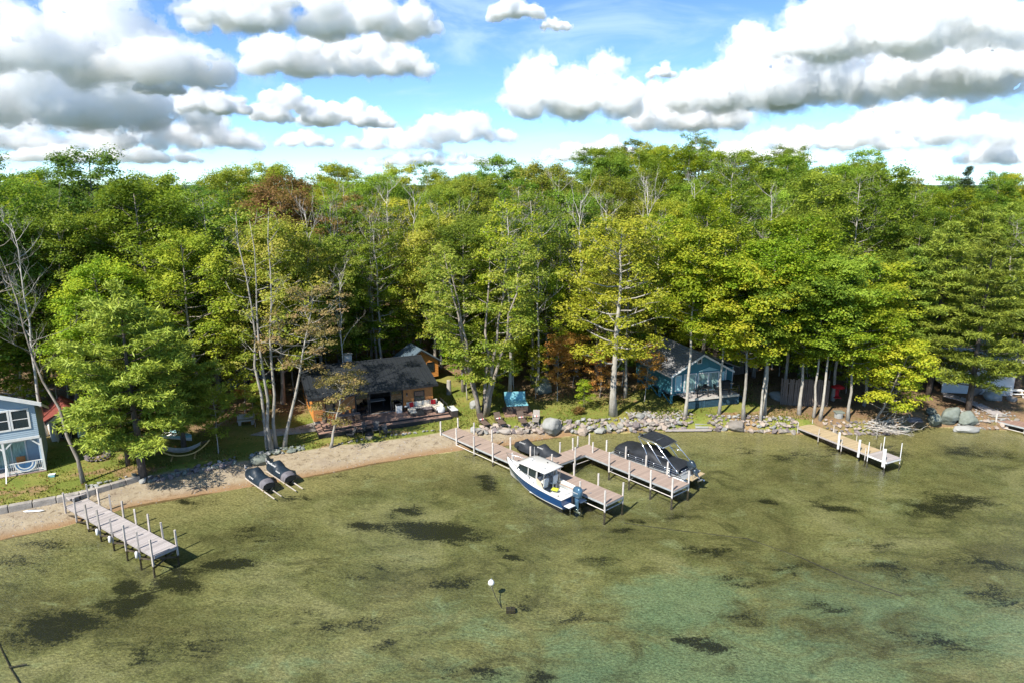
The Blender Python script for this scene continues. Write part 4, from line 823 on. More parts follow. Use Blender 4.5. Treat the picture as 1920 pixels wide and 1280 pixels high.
def plank_fence(label, a, b, h, n):
    a = Vector(a); b = Vector(b); t = thing('plank_fence', label, 'fence', (a.x, a.y, gz(a.x, a.y)), 0)
    d = (b-a); rz = math.atan2(d.y, d.x); me = MB().box((0,0,h/2),(d.length/n*.86,.03,h)).mesh('fence_plank', MT['fence'])
    for i in range(n):
        p = a.lerp(b, (i+.5)/n); link('plank', me, t, (p.x-a.x, p.y-a.y, gz(p.x,p.y)-gz(a.x,a.y)+random.uniform(-.16,.10)), (0,random.uniform(-.03,.03),rz+random.uniform(-.05,.05)))
    for k in (.35,.8): MB().beam(a+Vector((0,.04,gz(a.x,a.y)+h*k)), b+Vector((0,.04,gz(b.x,b.y)+h*k)), .05, .1).build('rail', MT['fence'], t, world=True)
p = G(1462,757); q = G(1552,762); plank_fence('grey vertical plank fence in the shade right of the teal cottage', (p.x,p.y,0), (q.x,q.y,0), 2.9, 26)
def grey_outbuilding():
    c = W(1378, 722, 2.0); t = thing('grey_outbuilding', 'grey plank outbuilding with pale roof behind the teal cottage', 'outbuilding', (c.x+.6, c.y+5.2, 0), R(20))
    w, d, z0, ze, zr = 4.6, 4.5, 1.6, 4.3, 6.0
    for i in range(18): box_part('wall_plank', (w*i/18+.006,0,z0), (w*(i+1)/18-.006,.04,ze), MT['fence'], t)
    for x in (0, w): MB().prism([(x,.05,z0),(x,d,z0),(x,d,ze),(x,d/2,zr),(x,.05,ze)], (.1 if x == 0 else -.1,0,0)).build('side_wall', MT['fence'], t)
    box_part('back_wall', (.1,d-.1,z0), (w-.1,d,ze), MT['fence'], t)
    for yy in (-.5, d+.4): roof_plane(t, 'roof', (-.5,yy,ze-.15), (w+.5,yy,ze-.15), (w+.5,d/2,zr+.1), (-.5,d/2,zr+.1), .06, MT['shingle'])
    box_part('door', (2.6,-.05,z0), (3.5,-.005,z0+2.0), MT['black'], t)
grey_outbuilding()
# ------------------------------------------------------------------ stones and boulders
def hull_rock(seed, n=13):
    r = random.Random(seed); bm = bmesh.new()
    for i in range(n):
        v = Vector((r.gauss(0,1), r.gauss(0,1), r.gauss(0,1))).normalized()*r.uniform(.82,1.05); bm.verts.new((v.x, v.y*.82, v.z*.72))
    bmesh.ops.convex_hull(bm, input=bm.verts); bmesh.ops.delete(bm, geom=[v for v in bm.verts if not v.link_faces], context='VERTS'); me = bpy.data.meshes.new('stone'); bm.to_mesh(me); bm.free(); me.materials.append(MT['stone']); return me
ROCKS = [hull_rock(i) for i in range(10)]
def big_rock(seed, rough=.35, pts=15):
    r = random.Random(seed); bm = bmesh.new(); bmesh.ops.create_icosphere(bm, subdivisions=4, radius=1); off = Vector((r.uniform(0,50),)*3)
    pl = [Vector((r.gauss(0,1), r.gauss(0,1), r.gauss(0,.8))).normalized() for _ in range(pts)]
    for v in bm.verts:
        n = v.co.normalized(); d = 1.0
        for q in pl:
            c = n.dot(q)
            if c > .1: d = min(d, .62/c)
        d = .12 + .95*d + .07*mnoise.noise(n*2.2+off) + .045*mnoise.noise(n*6+off) + .02*mnoise.noise(n*14+off); v.co = n*d
    me = bpy.data.meshes.new('boulder'); bm.to_mesh(me); bm.free(); me.polygons.foreach_set('use_smooth', [True]*len(me.polygons)); me.materials.append(MT['stone_grey'])
    return me
BIG = [big_rock(i) for i in range(40, 46)]
def boulder(px, py, s, label, mat='stone_grey', k=0, rz=0, group=None):
    p = G(px, py); o = link('boulder', BIG[k % 6], None, (p.x, p.y, max(p.z, -.1)+s[2]*.45), (0, 0, rz), s, MT[mat]); tag(o, label, 'boulder', group); return o
def stone_row(name, label, pts, rows, size, per_m, spread, mats, zoff=0, seed=1, zrow=.3, cat='stone wall'):
    """loose stones laid along a line given by pixels of the photograph"""
    r = random.Random(seed); P = [G(*q) for q in pts]; t = thing(name, label, cat, P[0])
    L_ = [(P[i+1]-P[i]).length for i in range(len(P)-1)]; tot = sum(L_); n = int(tot*per_m)
    for k in range(rows):
        for i in range(n):
            s = tot*(i+r.uniform(.1,.9))/n; j = 0
            while j < len(L_)-1 and s > L_[j]: s -= L_[j]; j += 1
            p = P[j].lerp(P[j+1], s/L_[j]); sz = size*r.uniform(.55, 1.35)*(1-.12*k)
            x = p.x+r.uniform(-.1,.1); y = p.y + (k/(max(rows-1,1)))*spread + r.uniform(-.15,.15); z = max(gz(x, y), -.15)+zoff+sz*.22
            link('stone', ROCKS[r.randrange(10)], t, (x-P[0].x, y-P[0].y, z-P[0].z), (r.uniform(-.4,.4), r.uniform(-.4,.4), r.uniform(0,6.28)), (sz*.62, sz*.6, sz*.55), MT[r.choice(mats)])
    return t
MT['stone_rose'] = mk('stone_rose', (.38,.32,.265), .9, var=.2, scale=2.5, bump=.6, bscale=8, col2=(.30,.24,.20))
MT['stone_dark'] = mk('stone_dark', (.20,.17,.17), .9, var=.2, scale=2.5, bump=.6, bscale=8)
mixed = ['stone','stone','stone_rose','stone_grey','stone','stone_rose','stone_dark']
stone_row('stone_wall', 'low wall of loose pale stones along the shore before the loungers', [(895,812),(960,811),(1030,811),(1100,811),(1200,808),(1285,805)], 4, .68, 2.9, .95, mixed, seed=2)
stone_row('stone_wall', 'loose stone bank along the shore before the teal cottage', [(1330,806),(1400,808),(1470,811),(1500,812)], 5, .62, 3.2, 1.5, mixed, seed=3)
stone_row('stone_wall', 'spread of pale rubble above the shore left of the teal cottage', [(1205,796),(1250,794),(1300,792)], 6, .42, 3.4, 2.0, mixed, seed=4)
stone_row('stone_wall', 'mound of pale stones at the foot of the golden oak', [(1178,782),(1200,783),(1222,780)], 5, .42, 4.5, 1.2, ['stone','stone_grey'], .05, 5)
stone_row('stone_wall', 'stony shore strip under the brush pile', [(1550,813),(1600,814),(1640,814),(1695,812)], 4, .5, 3.2, 1.1, ['stone_rose','stone','stone_dark'], seed=6)
stone_row('stone_wall', 'stony point at the far right beside the board path', [(1800,803),(1850,804),(1880,801),(1915,797)], 7, .5, 2.8, 3.0, ['stone','stone_rose','stone_grey'], seed=7)
stone_row('stone_wall', 'mossy grey stone edge between the hammock lawn and the beach', [(268,905),(330,893),(400,880),(440,868)], 3, .5, 3.4, .6, ['stone_moss','stone_grey','stone_dark'], seed=8)
stone_row('stone_wall', 'mossy stone edge below the triple trunk tree', [(468,862),(510,850),(570,843)], 4, .42, 4, .7, ['stone_moss','stone_moss','stone_grey'], seed=9)
stone_row('stone_wall', 'grey stone edge behind the grey dock under the pines', [(150,922),(200,912),(250,903)], 2, .45, 2.2, .5, ['stone_moss','stone_grey'], seed=10)
stone_row('stone_wall', 'small stones edging the sand below the cabin lawn', [(630,832),(680,824),(760,813),(835,806)], 1, .26, 2.6, .3, ['stone','stone_grey'], seed=11)
for (px, py, s, lb, m, k, rz) in [(1036,810,(1.15,.95,1.05),'large pointed pale grey boulder standing in the shore wall','stone_grey',0,.5),(1380,804,(1.15,.8,.7),'broad pale boulder in the bank before the teal deck','stone',1,.3),(948,812,(.7,.5,.4),'flat boulder at the left of the shore wall above the small beach','stone',2,0),(888,808,(.42,.35,.32),'small pale boulder beside the start of the brown dock','stone_grey',3,1),(1092,813,(.75,.6,.5),'rounded boulder in the shore wall right of the pointed one','stone_rose',4,2),
    (1193,802,(.62,.5,.5),'dark purple grey boulder in the shore wall before the oak','stone_dark',5,1),(488,868,(1.0,.8,.65),'grey flat boulder behind the covered jet skis','stone_moss',1,.8),(1750,795,(.9,.7,.75),'tall mossy boulder leaning at the right shore','stone_moss',0,1.1),(1780,790,(1.35,.95,1.1),'biggest mossy boulder of the right shore group','stone_moss',2,.4),(1815,794,(1.05,.8,.85),'blue grey boulder right of the biggest one','stone_moss',3,.2),(1808,807,(1.5,.7,.5),'low sunlit boulder at the water edge on the right','stone_grey',4,.1),
    (1695,808,(.75,.6,.5),'small dark boulder at the end of the brush pile','stone_moss',5,0),(1860,748,(1.3,.9,.85),'long grey boulder beside the board path','stone_grey',1,.4),(1825,738,(.8,.7,.75),'pale round boulder above the board path','stone',0,2),(1895,750,(.6,.5,.4),'small boulder under the white bench','stone',2,2),(1458,748,(1.1,.8,.6),'low boulder before the plank fence','stone_grey',3,2),(1018,735,(1.5,1.0,1.3),'big shadowed boulder in the trees behind the hot tub','stone_moss',1,1),
    (888,764,(.55,.5,.7),'pale stone leaning on the multi trunk maple','stone_grey',4,1),(1200,783,(.6,.5,.4),'grey stone at the right of the oak roots','stone_grey',5,0),(1745,775,(.7,.6,.5),'shaded boulder behind the right shore group','stone_moss',4,2),(1712,790,(1.2,.5,.3),'flat dark slab at the waterline by the right boulders','stone_dark',3,0),(1008,720,(.9,.8,.7),'smaller shadowed boulder deeper in the trees behind the hot tub','stone_moss',5,1),
    (180,868,(.1,.1,.1),'','stone_moss',0,0)]:
    if lb: boulder(px, py, s, lb, m, k, rz)
# concrete seawall and steps
def seawall():
    a = G(-30, 966); b = G(150, 932); c = G(262, 897); t = thing('seawall', 'low weathered concrete seawall behind the left beach', 'seawall', (a.x, a.y, 0))
    for i, (p, q) in enumerate(((a,b),(b,c))):
        n = 4
        for j in range(n):
            u = p.lerp(q, j/n+.004); v = p.lerp(q, (j+1)/n-.004); MB().beam((u.x,u.y,.62),(v.x,v.y,.62),.45,.75).build('wall_block', MT['concrete'], t, world=True, bevel=.04)
seawall()
def stone_steps():
    p = G(1318, 803); t = thing('stone_steps', 'grey slab steps cut into the stone bank left of the teal deck', 'steps', p)
    for i in range(4): MB().box((0,.15+i*.36,.12+i*.17),(1.5-.1*i,.42,.16)).build('slab', MT['stone_grey'], t, bevel=.03)
    w = thing('shore_plank', 'long weathered plank lying along the waterline below the slab steps', 'plank', G(1290,808)); MB().box((0,0,.16),(4.6,.42,.12),rz=.03).build('plank_body', MT['grey_wood'], w, bevel=.02); MB().box((1.6,0,.06),(.15,.5,.1)).build('cleat', MT['wet_wood'], w)
stone_steps()
def fire_ring():
    p = G(184, 858); t = thing('stone_ring', 'round dry stone planter ring on the left lawn', 'stone ring', p); r = random.Random(4)
    for k in range(2):
        for i in range(16): a = 2*math.pi*(i+.5*k)/16; link('stone', ROCKS[i % 10], t, (.85*math.cos(a), .85*math.sin(a), .12+.25*k), (0,0,a), (.2,.19,.17), MT['stone_dark'])
fire_ring()

# ------------------------------------------------------------------ docks
def dock_run(t, a, b, w, z, mats, sp, post_top, post_r=.075, bed=-1.0, board=.15, sides=(-1,1), skip=(), square=False, lower=True, postmat='white_worn'):
    a = Vector((*a, 0)); b = Vector((*b, 0)); d = (b-a); L_ = d.length; e = d.normalized(); nrm = Vector((-e.y, e.x, 0)); rz = math.atan2(e.y, e.x); o = t.location
    n = int(L_/board); me = MB().box((0,0,0),(L_/n-.006,w,.04)).mesh('dock_board', MT[mats[0]])
    for i in range(n): p = a + e*L_*(i+.5)/n - o; link('board', me, t, (p.x, p.y, z+random.uniform(-.003,.003)), (0,0,rz))
    for s in (-1,1):
        q = nrm*s*(w/2-.03); MB().beam(a+q+Vector((0,0,z-.105)), b+q+Vector((0,0,z-.105)), .05, .16).build('frame_rail', MT[mats[1]], t, world=True)
    q = nrm*(w/2-.06)
    for c in (a+e*.03, b-e*.03): MB().beam(c-q+Vector((0,0,z-.105)), c+q+Vector((0,0,z-.105)), .05, .158).build('end_rail', MT[mats[1]], t, world=True)
    m = max(1, round(L_/sp)); ps = []
    for i in range(m+1):
        c = a + e*(L_*i/m if 0 < i < m else (.12 if i == 0 else L_-.12))
        row = []
        for s in sides:
            if (i, s) in skip: continue
            p = c + nrm*s*(w/2+post_r+.01); p = p + Vector((0,0,0)); h = post_top+random.uniform(-.08,.12); lx, ly = random.uniform(-.03,.03), random.uniform(-.03,.03)
            bz = min(gz(p.x,p.y)-.1, -.2) if gz(p.x,p.y) < 0 else gz(p.x,p.y)-.1
            if square: mb = MB().beam((p.x,p.y,max(bz,.06)),(p.x+lx,p.y+ly,h),post_r*1.8,post_r*1.8)
            else: mb = MB().tube([(p.x,p.y,max(bz,.02)),(p.x+lx,p.y+ly,h)], post_r, 10)
            po = mb.build('post', MT[postmat], t, world=True, bevel=.01 if square else 0)
            if bz < 0: MB().tube([(p.x,p.y,bz),(p.x,p.y,max(bz,.02)+.08)], post_r*1.04, 8).build('post_foot', MT['wet_wood'], po, world=False).location = -o if False else (-o.x,-o.y,-o.z)
            row.append((s, p))
        ps.append(row)
        if lower:
            for (s, p) in row[1:]: MB().tube([row[0][1]+Vector((0,0,.16)), p+Vector((0,0,.16))], .035, 6).build('cross_brace', MT[mats[1]], t, world=True)
    if lower:
        for i in range(m):
            for (s, p) in ps[i]:
                for (s2, p2) in ps[i+1]:
                    if s == s2 and (gz(p2.x,p2.y) < 0): MB().tube([p+Vector((0,0,.18)), p2+Vector((0,0,.16))], .035, 6).build('lower_rail', MT['white_worn'], t, world=True)
    return ps
def main_dock():
    t = thing('brown_dock', 'brown composite dock with two fingers and white posts reaching out from the small beach', 'dock', (-5.9, 61.9, 0))
    dock_run(t, (-6.1,62.1), (7.75,47.2), 1.95, .72, ('composite','alu'), 2.45, 1.75)
    dock_run(t, (3.05,54.2), (6.6,57.2), 1.7, .715, ('composite','alu'), 2.2, 1.75, skip=((0,-1),(0,1)))
    dock_run(t, (6.15,57.75), (13.3,49.45), 1.95, .71, ('composite','alu'), 2.4, 1.75, skip=((1,-1),))
main_dock()
def grey_dock():
    t = thing('grey_dock', 'weathered grey plank dock on braced posts at the left shore', 'dock', (-32.4, 46.7, 0))
    ps = dock_run(t, (-32.4,46.7), (-22.35,39.8), 1.5, .78, ('grey_wood','grey_wood'), 1.85, 1.95, .06, square=True, lower=False, postmat='post_wood', board=.145)
    for i, row in enumerate(ps[1:]):
        (s0, p0), (s1, p1) = row
        MB().beam(p0+Vector((0,0,.62)), p1+Vector((0,0,-.05)), .04, .12).build('brace', MT['wet_wood'], t, world=True); MB().beam(p0+Vector((0,0,-.05))+Vector((.05,.05,0)), p1+Vector((.05,.05,.62)), .04, .12).build('brace', MT['wet_wood'], t, world=True)
        q0 = ps[i][0][1]; MB().beam(q0+Vector((0,0,.1)), p0+Vector((0,0,.55)), .04, .1).build('brace', MT['wet_wood'], t, world=True)
    for i in (3,4,6):
        p = ps[i][0][1]; f = thing('boat_fender', ['white boat fender tied to the outer end post of the grey dock','white boat fender tied midway along the grey dock','white boat fender tied next to last on the grey dock'][{6:0,3:1,4:2}[i]], 'fender', (p.x-.12,p.y-.12,.1), 0, 'fenders on the grey dock')
        MB().tube([(0,0,.08),(0,0,.14),(0,0,.5),(0,0,.58)], [.04,.1,.1,.03], 10).build('body', MT['white'], f, True); MB().tube([(0,0,.58),(.1,.1,.9)], .012, 5).build('line', MT['rope'], f)
    g = thing('shore_gangway', 'short grey plank ramp joining the lawn to the grey dock', 'gangway', (-33.9,48.0,0)); me = MB().box((0,0,0),(.145,1.15,.04)).mesh('gangway_plank', MT['grey_wood'])
    for i in range(14): s = i*.15; link('plank', me, g, (-.4+.83*s*.9, .55-.57*s*.9, .92-.005*i), (0,0,R(-34)))
    for s in (-.5,.5): MB().beam((-.5+.56*s,.62+.83*s,.86),(1.1+.56*s,-.55+.83*s,.8),.06,.1).build('stringer', MT['grey_wood'], g)
grey_dock()
def tan_dock():
    t = thing('tan_dock', 'narrow tan plank dock with white pipe posts in front of the maples', 'dock', (28.7, 63.3, 0))
    L0, L1 = Vector((28.7,63.4)), Vector((32.9,54.9)); mid = L0.lerp(L1, .8)
    dock_run(t, tuple(L0), tuple(mid), 1.9, .68, ('tan_wood','grey_wood'), 2.4, 1.25, .035, lower=False, postmat='white_worn')
    dock_run(t, tuple(mid+(L1-L0).normalized()*.01), tuple(L1), 1.9, .66, ('grey_wood','white'), 2.4, 1.9, .035, lower=False, postmat='white')
    e = (L1-L0).normalized(); n = Vector((-e.y, e.x))
    for i, u in enumerate((.50,.72,.97)):
        p = L0.lerp(L1, u) - n*1.02; MB().tube([(p.x,p.y,.15),(p.x,p.y,1.75)], .1, 10).build('bumper_pipe', MT['white'], t, world=True)
    s = thing('landing_steps', 'tan wooden landing box at the shore end of the tan dock', 'steps', (28.4,64.2,0)); MB().box((0,0,.45),(2.0,1.1,.42)).build('box', MT['tan_wood'], s, bevel=.02); MB().box((-.9,-.5,.25),(1.4,.5,.3)).build('step', MT['tan_wood'], s, bevel=.02)
tan_dock()
def red_dock():
    a = W(1872,784,.7); b = W(1990,812,.7); t = thing('red_brown_dock', 'red brown dock leaving the frame at the right edge', 'dock', (a.x,a.y,0))
    dock_run(t, (a.x,a.y), (b.x,b.y), 1.7, .7, ('deck_red','alu'), 2.5, 1.55, sides=(-1,))
    w = thing('board_path', 'curved weathered board path coming down past the right boulders', 'boardwalk', (a.x,a.y,0)); pts = [W(1768,738,2.0), W(1800,746,1.75), W(1832,757,1.45), W(1858,770,1.1), W(1880,786,.78)]
    me = MB().box((0,0,0),(.2,1.35,.045)).mesh('path_plank', MT['grey_wood'])
    for i in range(len(pts)-1):
        n = int((pts[i+1]-pts[i]).length/.22); e = pts[i+1]-pts[i]
        for j in range(n): p = pts[i].lerp(pts[i+1], (j+.5)/n); link('plank', me, w, (p.x-a.x, p.y-a.y, max(p.z, gz(p.x,p.y)+.08)), (0,0,math.atan2(e.y,e.x)))
        for s in (-.5,.5): k = Vector((-e.y,e.x,0)).normalized()*s; MB().beam(pts[i]+k-Vector((0,0,.08)), pts[i+1]+k-Vector((0,0,.08)), .05, .1).build('stringer', MT['grey_wood'], w, world=True)
red_dock()

# ------------------------------------------------------------------ boats
def lettering(parent, body, size, M, mat, name='lettering'):
    c = bpy.data.curves.new(name, 'FONT'); c.body = body; c.size = size; c.extrude = .004; c.align_x = 'CENTER'; c.align_y = 'CENTER'
    o = bpy.data.objects.new(name, c); COL.objects.link(o); dg = bpy.context.evaluated_depsgraph_get(); me = bpy.data.meshes.new_from_object(o.evaluated_get(dg)); bpy.data.objects.remove(o)
    me.materials.clear(); me.materials.append(mat); q = link(name, me, parent); q.matrix_local = M; return q
def outboard(t, loc, tilt=0, s=1.0, body='engine'):
    M = Matrix.Translation(loc) @ Matrix.Rotation(tilt, 4, 'Y'); 
    def X(p): return M @ (Vector(p)*s)
    secs = []
    for z, lx, ly, ox in ((.62,.30,.18,-.30),(.70,.36,.22,-.31),(.95,.37,.23,-.33),(1.2,.34,.21,-.34),(1.33,.24,.15,-.34),(1.37,.10,.07,-.34)):
        secs.append([X((ox+lx*math.copysign(abs(math.cos(a))**.7, math.cos(a)), ly*math.copysign(abs(math.sin(a))**.7, math.sin(a)), z)) for a in [2*math.pi*j/20 for j in range(20)]])
    en = MB().loft(secs, True, True).build('engine_cowling', MT[body], t, True)
    secs = [[X((ox+lx*math.cos(a), ly*math.sin(a), z)) for a in [2*math.pi*j/12 for j in range(12)]] for z, lx, ly, ox in ((.64,.22,.14,-.30),(.3,.17,.11,-.28),(-.1,.16,.07,-.28),(-.35,.17,.05,-.28))]
    MB().loft(secs, True, True).build('engine_leg', MT[body], t, True)
    g = MB().tube([X((-.62,0,-.42)),X((-.5,0,-.42)),X((-.1,0,-.42)),X((.06,0,-.42))], [.05*s,.085*s,.085*s,.02*s], 10); g.prism([X((-.5,-.14,-.2)),X((-.05,-.14,-.2)),X((-.05,.14,-.2)),X((-.5,.14,-.2))], (M.to_3x3() @ Vector((0,0,.02)))); g.build('gearcase', MT['steel'], t, True)
    p = MB()
    for k in range(3): a = k*2.094; p.add([X((-.64,.04*math.cos(a),-.42+.04*math.sin(a))), X((-.68,.19*math.cos(a-.4),-.42+.19*math.sin(a-.4))), X((-.62,.2*math.cos(a+.4),-.42+.2*math.sin(a+.4)))], [(0,1,2)])
    p.build('propeller', MT['steel'], t); MB().box(X((0,0,.35)), (.16*s,.3*s,.5*s)).build('engine_bracket', MT['black'], t)
    return en, M
def cruiser():
    L_ = 6.8; rz = R(133.0); t = thing('motor_boat', 'white and navy pilothouse motor boat moored along the brown dock', 'boat', (4.6, 47.8, 0), rz, None, 1.06)
    S = [i/16 for i in range(17)]
    B = lambda s: 1.20*(max(0, 1-max(0, s-.25)**2.3*1.93))**.62 if s < .999 else .03
    B = lambda s: max(.03, 1.20*(1-(max(0, (s-.3)/.7))**2.4)**.8)
    sh = lambda s: .78+.62*s**1.8; ch = lambda s: .04+.62*s**2.6; ke = lambda s: -.32+.55*s**5
    X = lambda s, z: s*L_*(.945) + .055*L_*s**3*max(0, z)/1.0*.8
    def P(s, y, z): return (X(s, z), y, z)
    for nm, za, zb, ya, yb, m in (('hull_bottom', ke, lambda s: ch(s), lambda s: 0, lambda s: B(s)*(.88-.4*s**3), 'gel'), ('boot_stripe', ch, lambda s: ch(s)+.09, lambda s: B(s)*(.88-.4*s**3), lambda s: B(s)*(.90-.36*s**3), 'gel'), ('hull_side', lambda s: ch(s)+.09, sh, lambda s: B(s)*(.90-.36*s**3), B, 'navy')):
        mb = MB()
        for sg in (-1,1): mb.loft([[P(s, sg*(ya(s)+(yb(s)-ya(s))*k/4), za(s)+(zb(s)-za(s))*k/4) for k in range(5)] for s in S])
        mb.build(nm, MT[m], t, True)
    mb = MB(); mb.add([P(0,-B(0)*.88,ch(0)),P(0,B(0)*.88,ch(0)),P(0,0,ke(0)),P(0,B(0),sh(0)),P(0,-B(0),sh(0))], [(0,1,2),(0,4,3,1)]); mb.build('transom', MT['navy'], t)
    mb = MB()
    for sg in (-1,1): mb.tube([P(s, sg*(B(s)+.015), sh(s)+.01) for s in S], .045, 6)
    mb.tube([P(0,-B(0)-.01,sh(0)+.01),P(0,B(0)+.01,sh(0)+.01)], .045, 6); mb.build('rub_rail', MT['gel'], t, True)
    # foredeck with camber, side decks, cockpit
    mb = MB()
    for i in range(6, 16):
        a, b = S[i], S[i+1]; mb.loft([[P(s, B(s)*(-1+2*k/8), sh(s)+.02+.20*(1-(2*k/8-1)**2)*min(1, (s-.3)*5)) for k in range(9)] for s in (a, b)])
    mb.build('foredeck', MT['gel'], t, True)
    mb = MB()
    for sg in (-1,1): mb.loft([[P(s, sg*B(s), sh(s)+.015), P(s, sg*(B(s)-.22), sh(s)+.03), P(s, sg*(B(s)-.24), .22)] for s in S[:8]])
    mb.add([P(0,-1.0,sh(0)+.015),P(0,1.0,sh(0)+.015),(.3,1.0,sh(0)+.03),(.3,-1.0,sh(0)+.03),(.32,-1.0,.22),(.32,1.0,.22)], [(0,1,2,3),(3,2,5,4)]); mb.build('gunwale', MT['gel'], t)
    box_part('cockpit_floor', (.2,-1.0,.16), (3.4,1.0,.2), MT['vinyl'], t)
    box_part('bait_station', (.32,-.55,.2), (.85,.55,.86), MT['gel'], t, .05); box_part('cooler', (.95,.35,.2), (1.5,.85,.6), MT['gel'], t, .04)
    # cabin
    xa, xb, zt = 2.75, 4.55, 2.10
    for sg in (-1,1):
        y = sg*.92
        w = MB().prism([(xa,y,.95),(xb+.6,y*.78,1.28),(xb+.55,y*.78,1.42),(xa,y,1.35)], (0,-sg*.05,0)).build('cabin_side', MT['gel'], t)
        fr = MB(); fr.beam((xa+.03,y,1.3),(xa+.0,y*.94,zt),.06,.1); fr.beam((xb+.55,y*.78,1.4),(xb-.05,y*.9,zt),.05,.06); fr.beam((xa+.95,y*.92,1.38),(xa+.9,y*.92,zt),.05,.08); fr.beam((xa,y*.94,zt-.05),(xb,y*.9,zt-.05),.06,.12); fr.build('window_frame', MT['gel'], t)
        MB().prism([(xa+.08,y*.965,1.36),(xa+.9,y*.93,1.4),(xa+.86,y*.93,zt-.1),(xa+.06,y*.94,zt-.1)], (0,-sg*.012,0)).build('side_window', MT['dkglass'], t); MB().prism([(xa+1.0,y*.92,1.4),(xb+.45,y*.80,1.44),(xb-.08,y*.9,zt-.1),(xa+.95,y*.93,zt-.1)], (0,-sg*.012,0)).build('side_window', MT['dkglass'], t)
        MB().prism([(xa-.75,sg*.97,.85),(xa-.02,sg*.95,.92),(xa-.02,sg*.95,1.5),(xa-.45,sg*.97,1.35)], (0,-sg*.035,0)).build('side_panel', MT['beige'], t)
        MB().tube([(xa-.62,sg*.86,.8),(xa-.72,sg*.88,zt-.02)], .025, 6).build('roof_post', MT['steel'], t)
    for k in range(3):
        ya, yb = -.70+k*.475, -.70+k*.475+.45; MB().prism([(xb+.57,ya,1.42),(xb+.57,yb,1.42),(xb-.02,yb*1.15,zt-.04),(xb-.02,ya*1.15,zt-.04)], (-.012,0,0)).build('windshield', MT['windshield'], t)
    for y in (-.715,-.24,.235,.715): MB().beam((xb+.58,y,1.4),(xb-.01,y*1.15,zt),.05,.05).build('windshield_post', MT['gel'], t)
    MB().loft([[(x, y*1.04, zt+.02+.09*(1-y*y)+dz) for y in [-1+2*k/10 for k in range(11)]] + [(x, y*1.0, zt-.02) for y in [1-2*k/10 for k in range(11)]] for x, dz in ((1.85,0),(1.95,.02),(3.2,.05),(4.5,.03),(4.75,-.02))], True, True).build('hardtop', MT['gel'], t, True)
    for (x, y) in ((2.3,.5),(2.9,-.4),(3.9,.2)): MB().tube([(x,y,zt+.1),(x,y,zt+.2)], .05, 8).build('roof_fitting', MT['black' if y < 0 else 'steel'], t)
    MB().tube([(4.2,0,zt+.1),(4.2,0,zt+.16),(4.2,0,zt+.24)], [.2,.22,.16], 14).build('radar_dome', MT['gel'], t, True)
    MB().tube([(4.5,-.6,zt+.05),(4.5,-.6,zt+.9)], .012, 5).build('antenna', MT['gel'], t)
    for sg in (-1,1):
        st = box_part('helm_seat', (2.2,sg*.5-.25,.75), (2.65,sg*.5+.25,.88), MT['vinyl'], t, .04); MB().box((2.18,sg*.5,1.2),(.1,.48,.62),ry=R(-8)).build('seat_back', MT['vinyl'], st, bevel=.04); MB().tube([(2.42,sg*.5,.2),(2.42,sg*.5,.75)], .06, 8).build('seat_pedestal', MT['steel'], st)
    box_part('console', (3.0,-.85,.2), (3.5,-.1,1.35), MT['gel'], t, .05); box_part('console', (3.0,.15,.2), (3.5,.85,1.3), MT['gel'], t, .05); MB().tube([(2.95+.02*math.cos(a), -.45+.19*math.cos(a), 1.12+.19*math.sin(a)) for a in [2*math.pi*j/14 for j in range(15)]], .018, 6).build('steering_wheel', MT['black'], t)
    box_part('bulkhead', (3.52,-.86,.2), (3.58,.86,1.3), MT['interior'], t); MB().box((2.0,-.3,.45),(.5,.35,.14),rz=.4).build('life_vest', MT['yellow'], t, bevel=.04)
    # bow rail, cleats, hatch
    mb = MB()
    for sg in (-1,1): mb.tube([P(s, sg*(B(s)-.08), sh(s)+(.12 if s < .5 else .48)) for s in S[7:16]]+[P(1.0,0,sh(1)+.52)], .018, 6)
    for sg in (-1,1):
        for s in (.55,.7,.83,.94): mb.tube([P(s, sg*(B(s)-.08), sh(s)+.02), P(s, sg*(B(s)-.08), sh(s)+.46)], .015, 5)
    mb.build('bow_rail', MT['steel'], t, True); box_part('hatch', (5.15,-.25,1.30), (5.65,.25,1.36), MT['dkglass'], t, .02); MB().beam((6.45,0,1.42),(7.0,0,1.40),.12,.05).build('anchor_roller', MT['steel'], t); MB().beam((6.3,0,1.47),(7.0,0,1.3),.05,.06).build('anchor', MT['steel'], t)
    box_part('swim_platform', (-.55,-.95,.24), (-.02,-.28,.3), MT['vinyl'], t, .02); box_part('swim_platform', (-.55,.28,.24), (-.02,.95,.3), MT['vinyl'], t, .02); MB().tube([(-.5,.8,.24),(-.5,.8,-.3)], .02, 5).build('ladder', MT['steel'], t); MB().bb((-.03,-.8,.46),(-.005,-.3,.62)).build('transom_vent', MT['black'], t)
    en, M = outboard(t, (-.12,0,.12), 0, 1.08)
    for sg in (-1,1): lettering(en, 'YAMAHA', .12, M @ Matrix.Translation((-.34,sg*.252,1.08)) @ Matrix.Rotation(0 if sg < 0 else math.pi, 4, 'Z') @ Matrix.Rotation(math.pi/2, 4, 'X'), MT['white'])
cruiser()
def tri_tone(name, body): return MT[body]
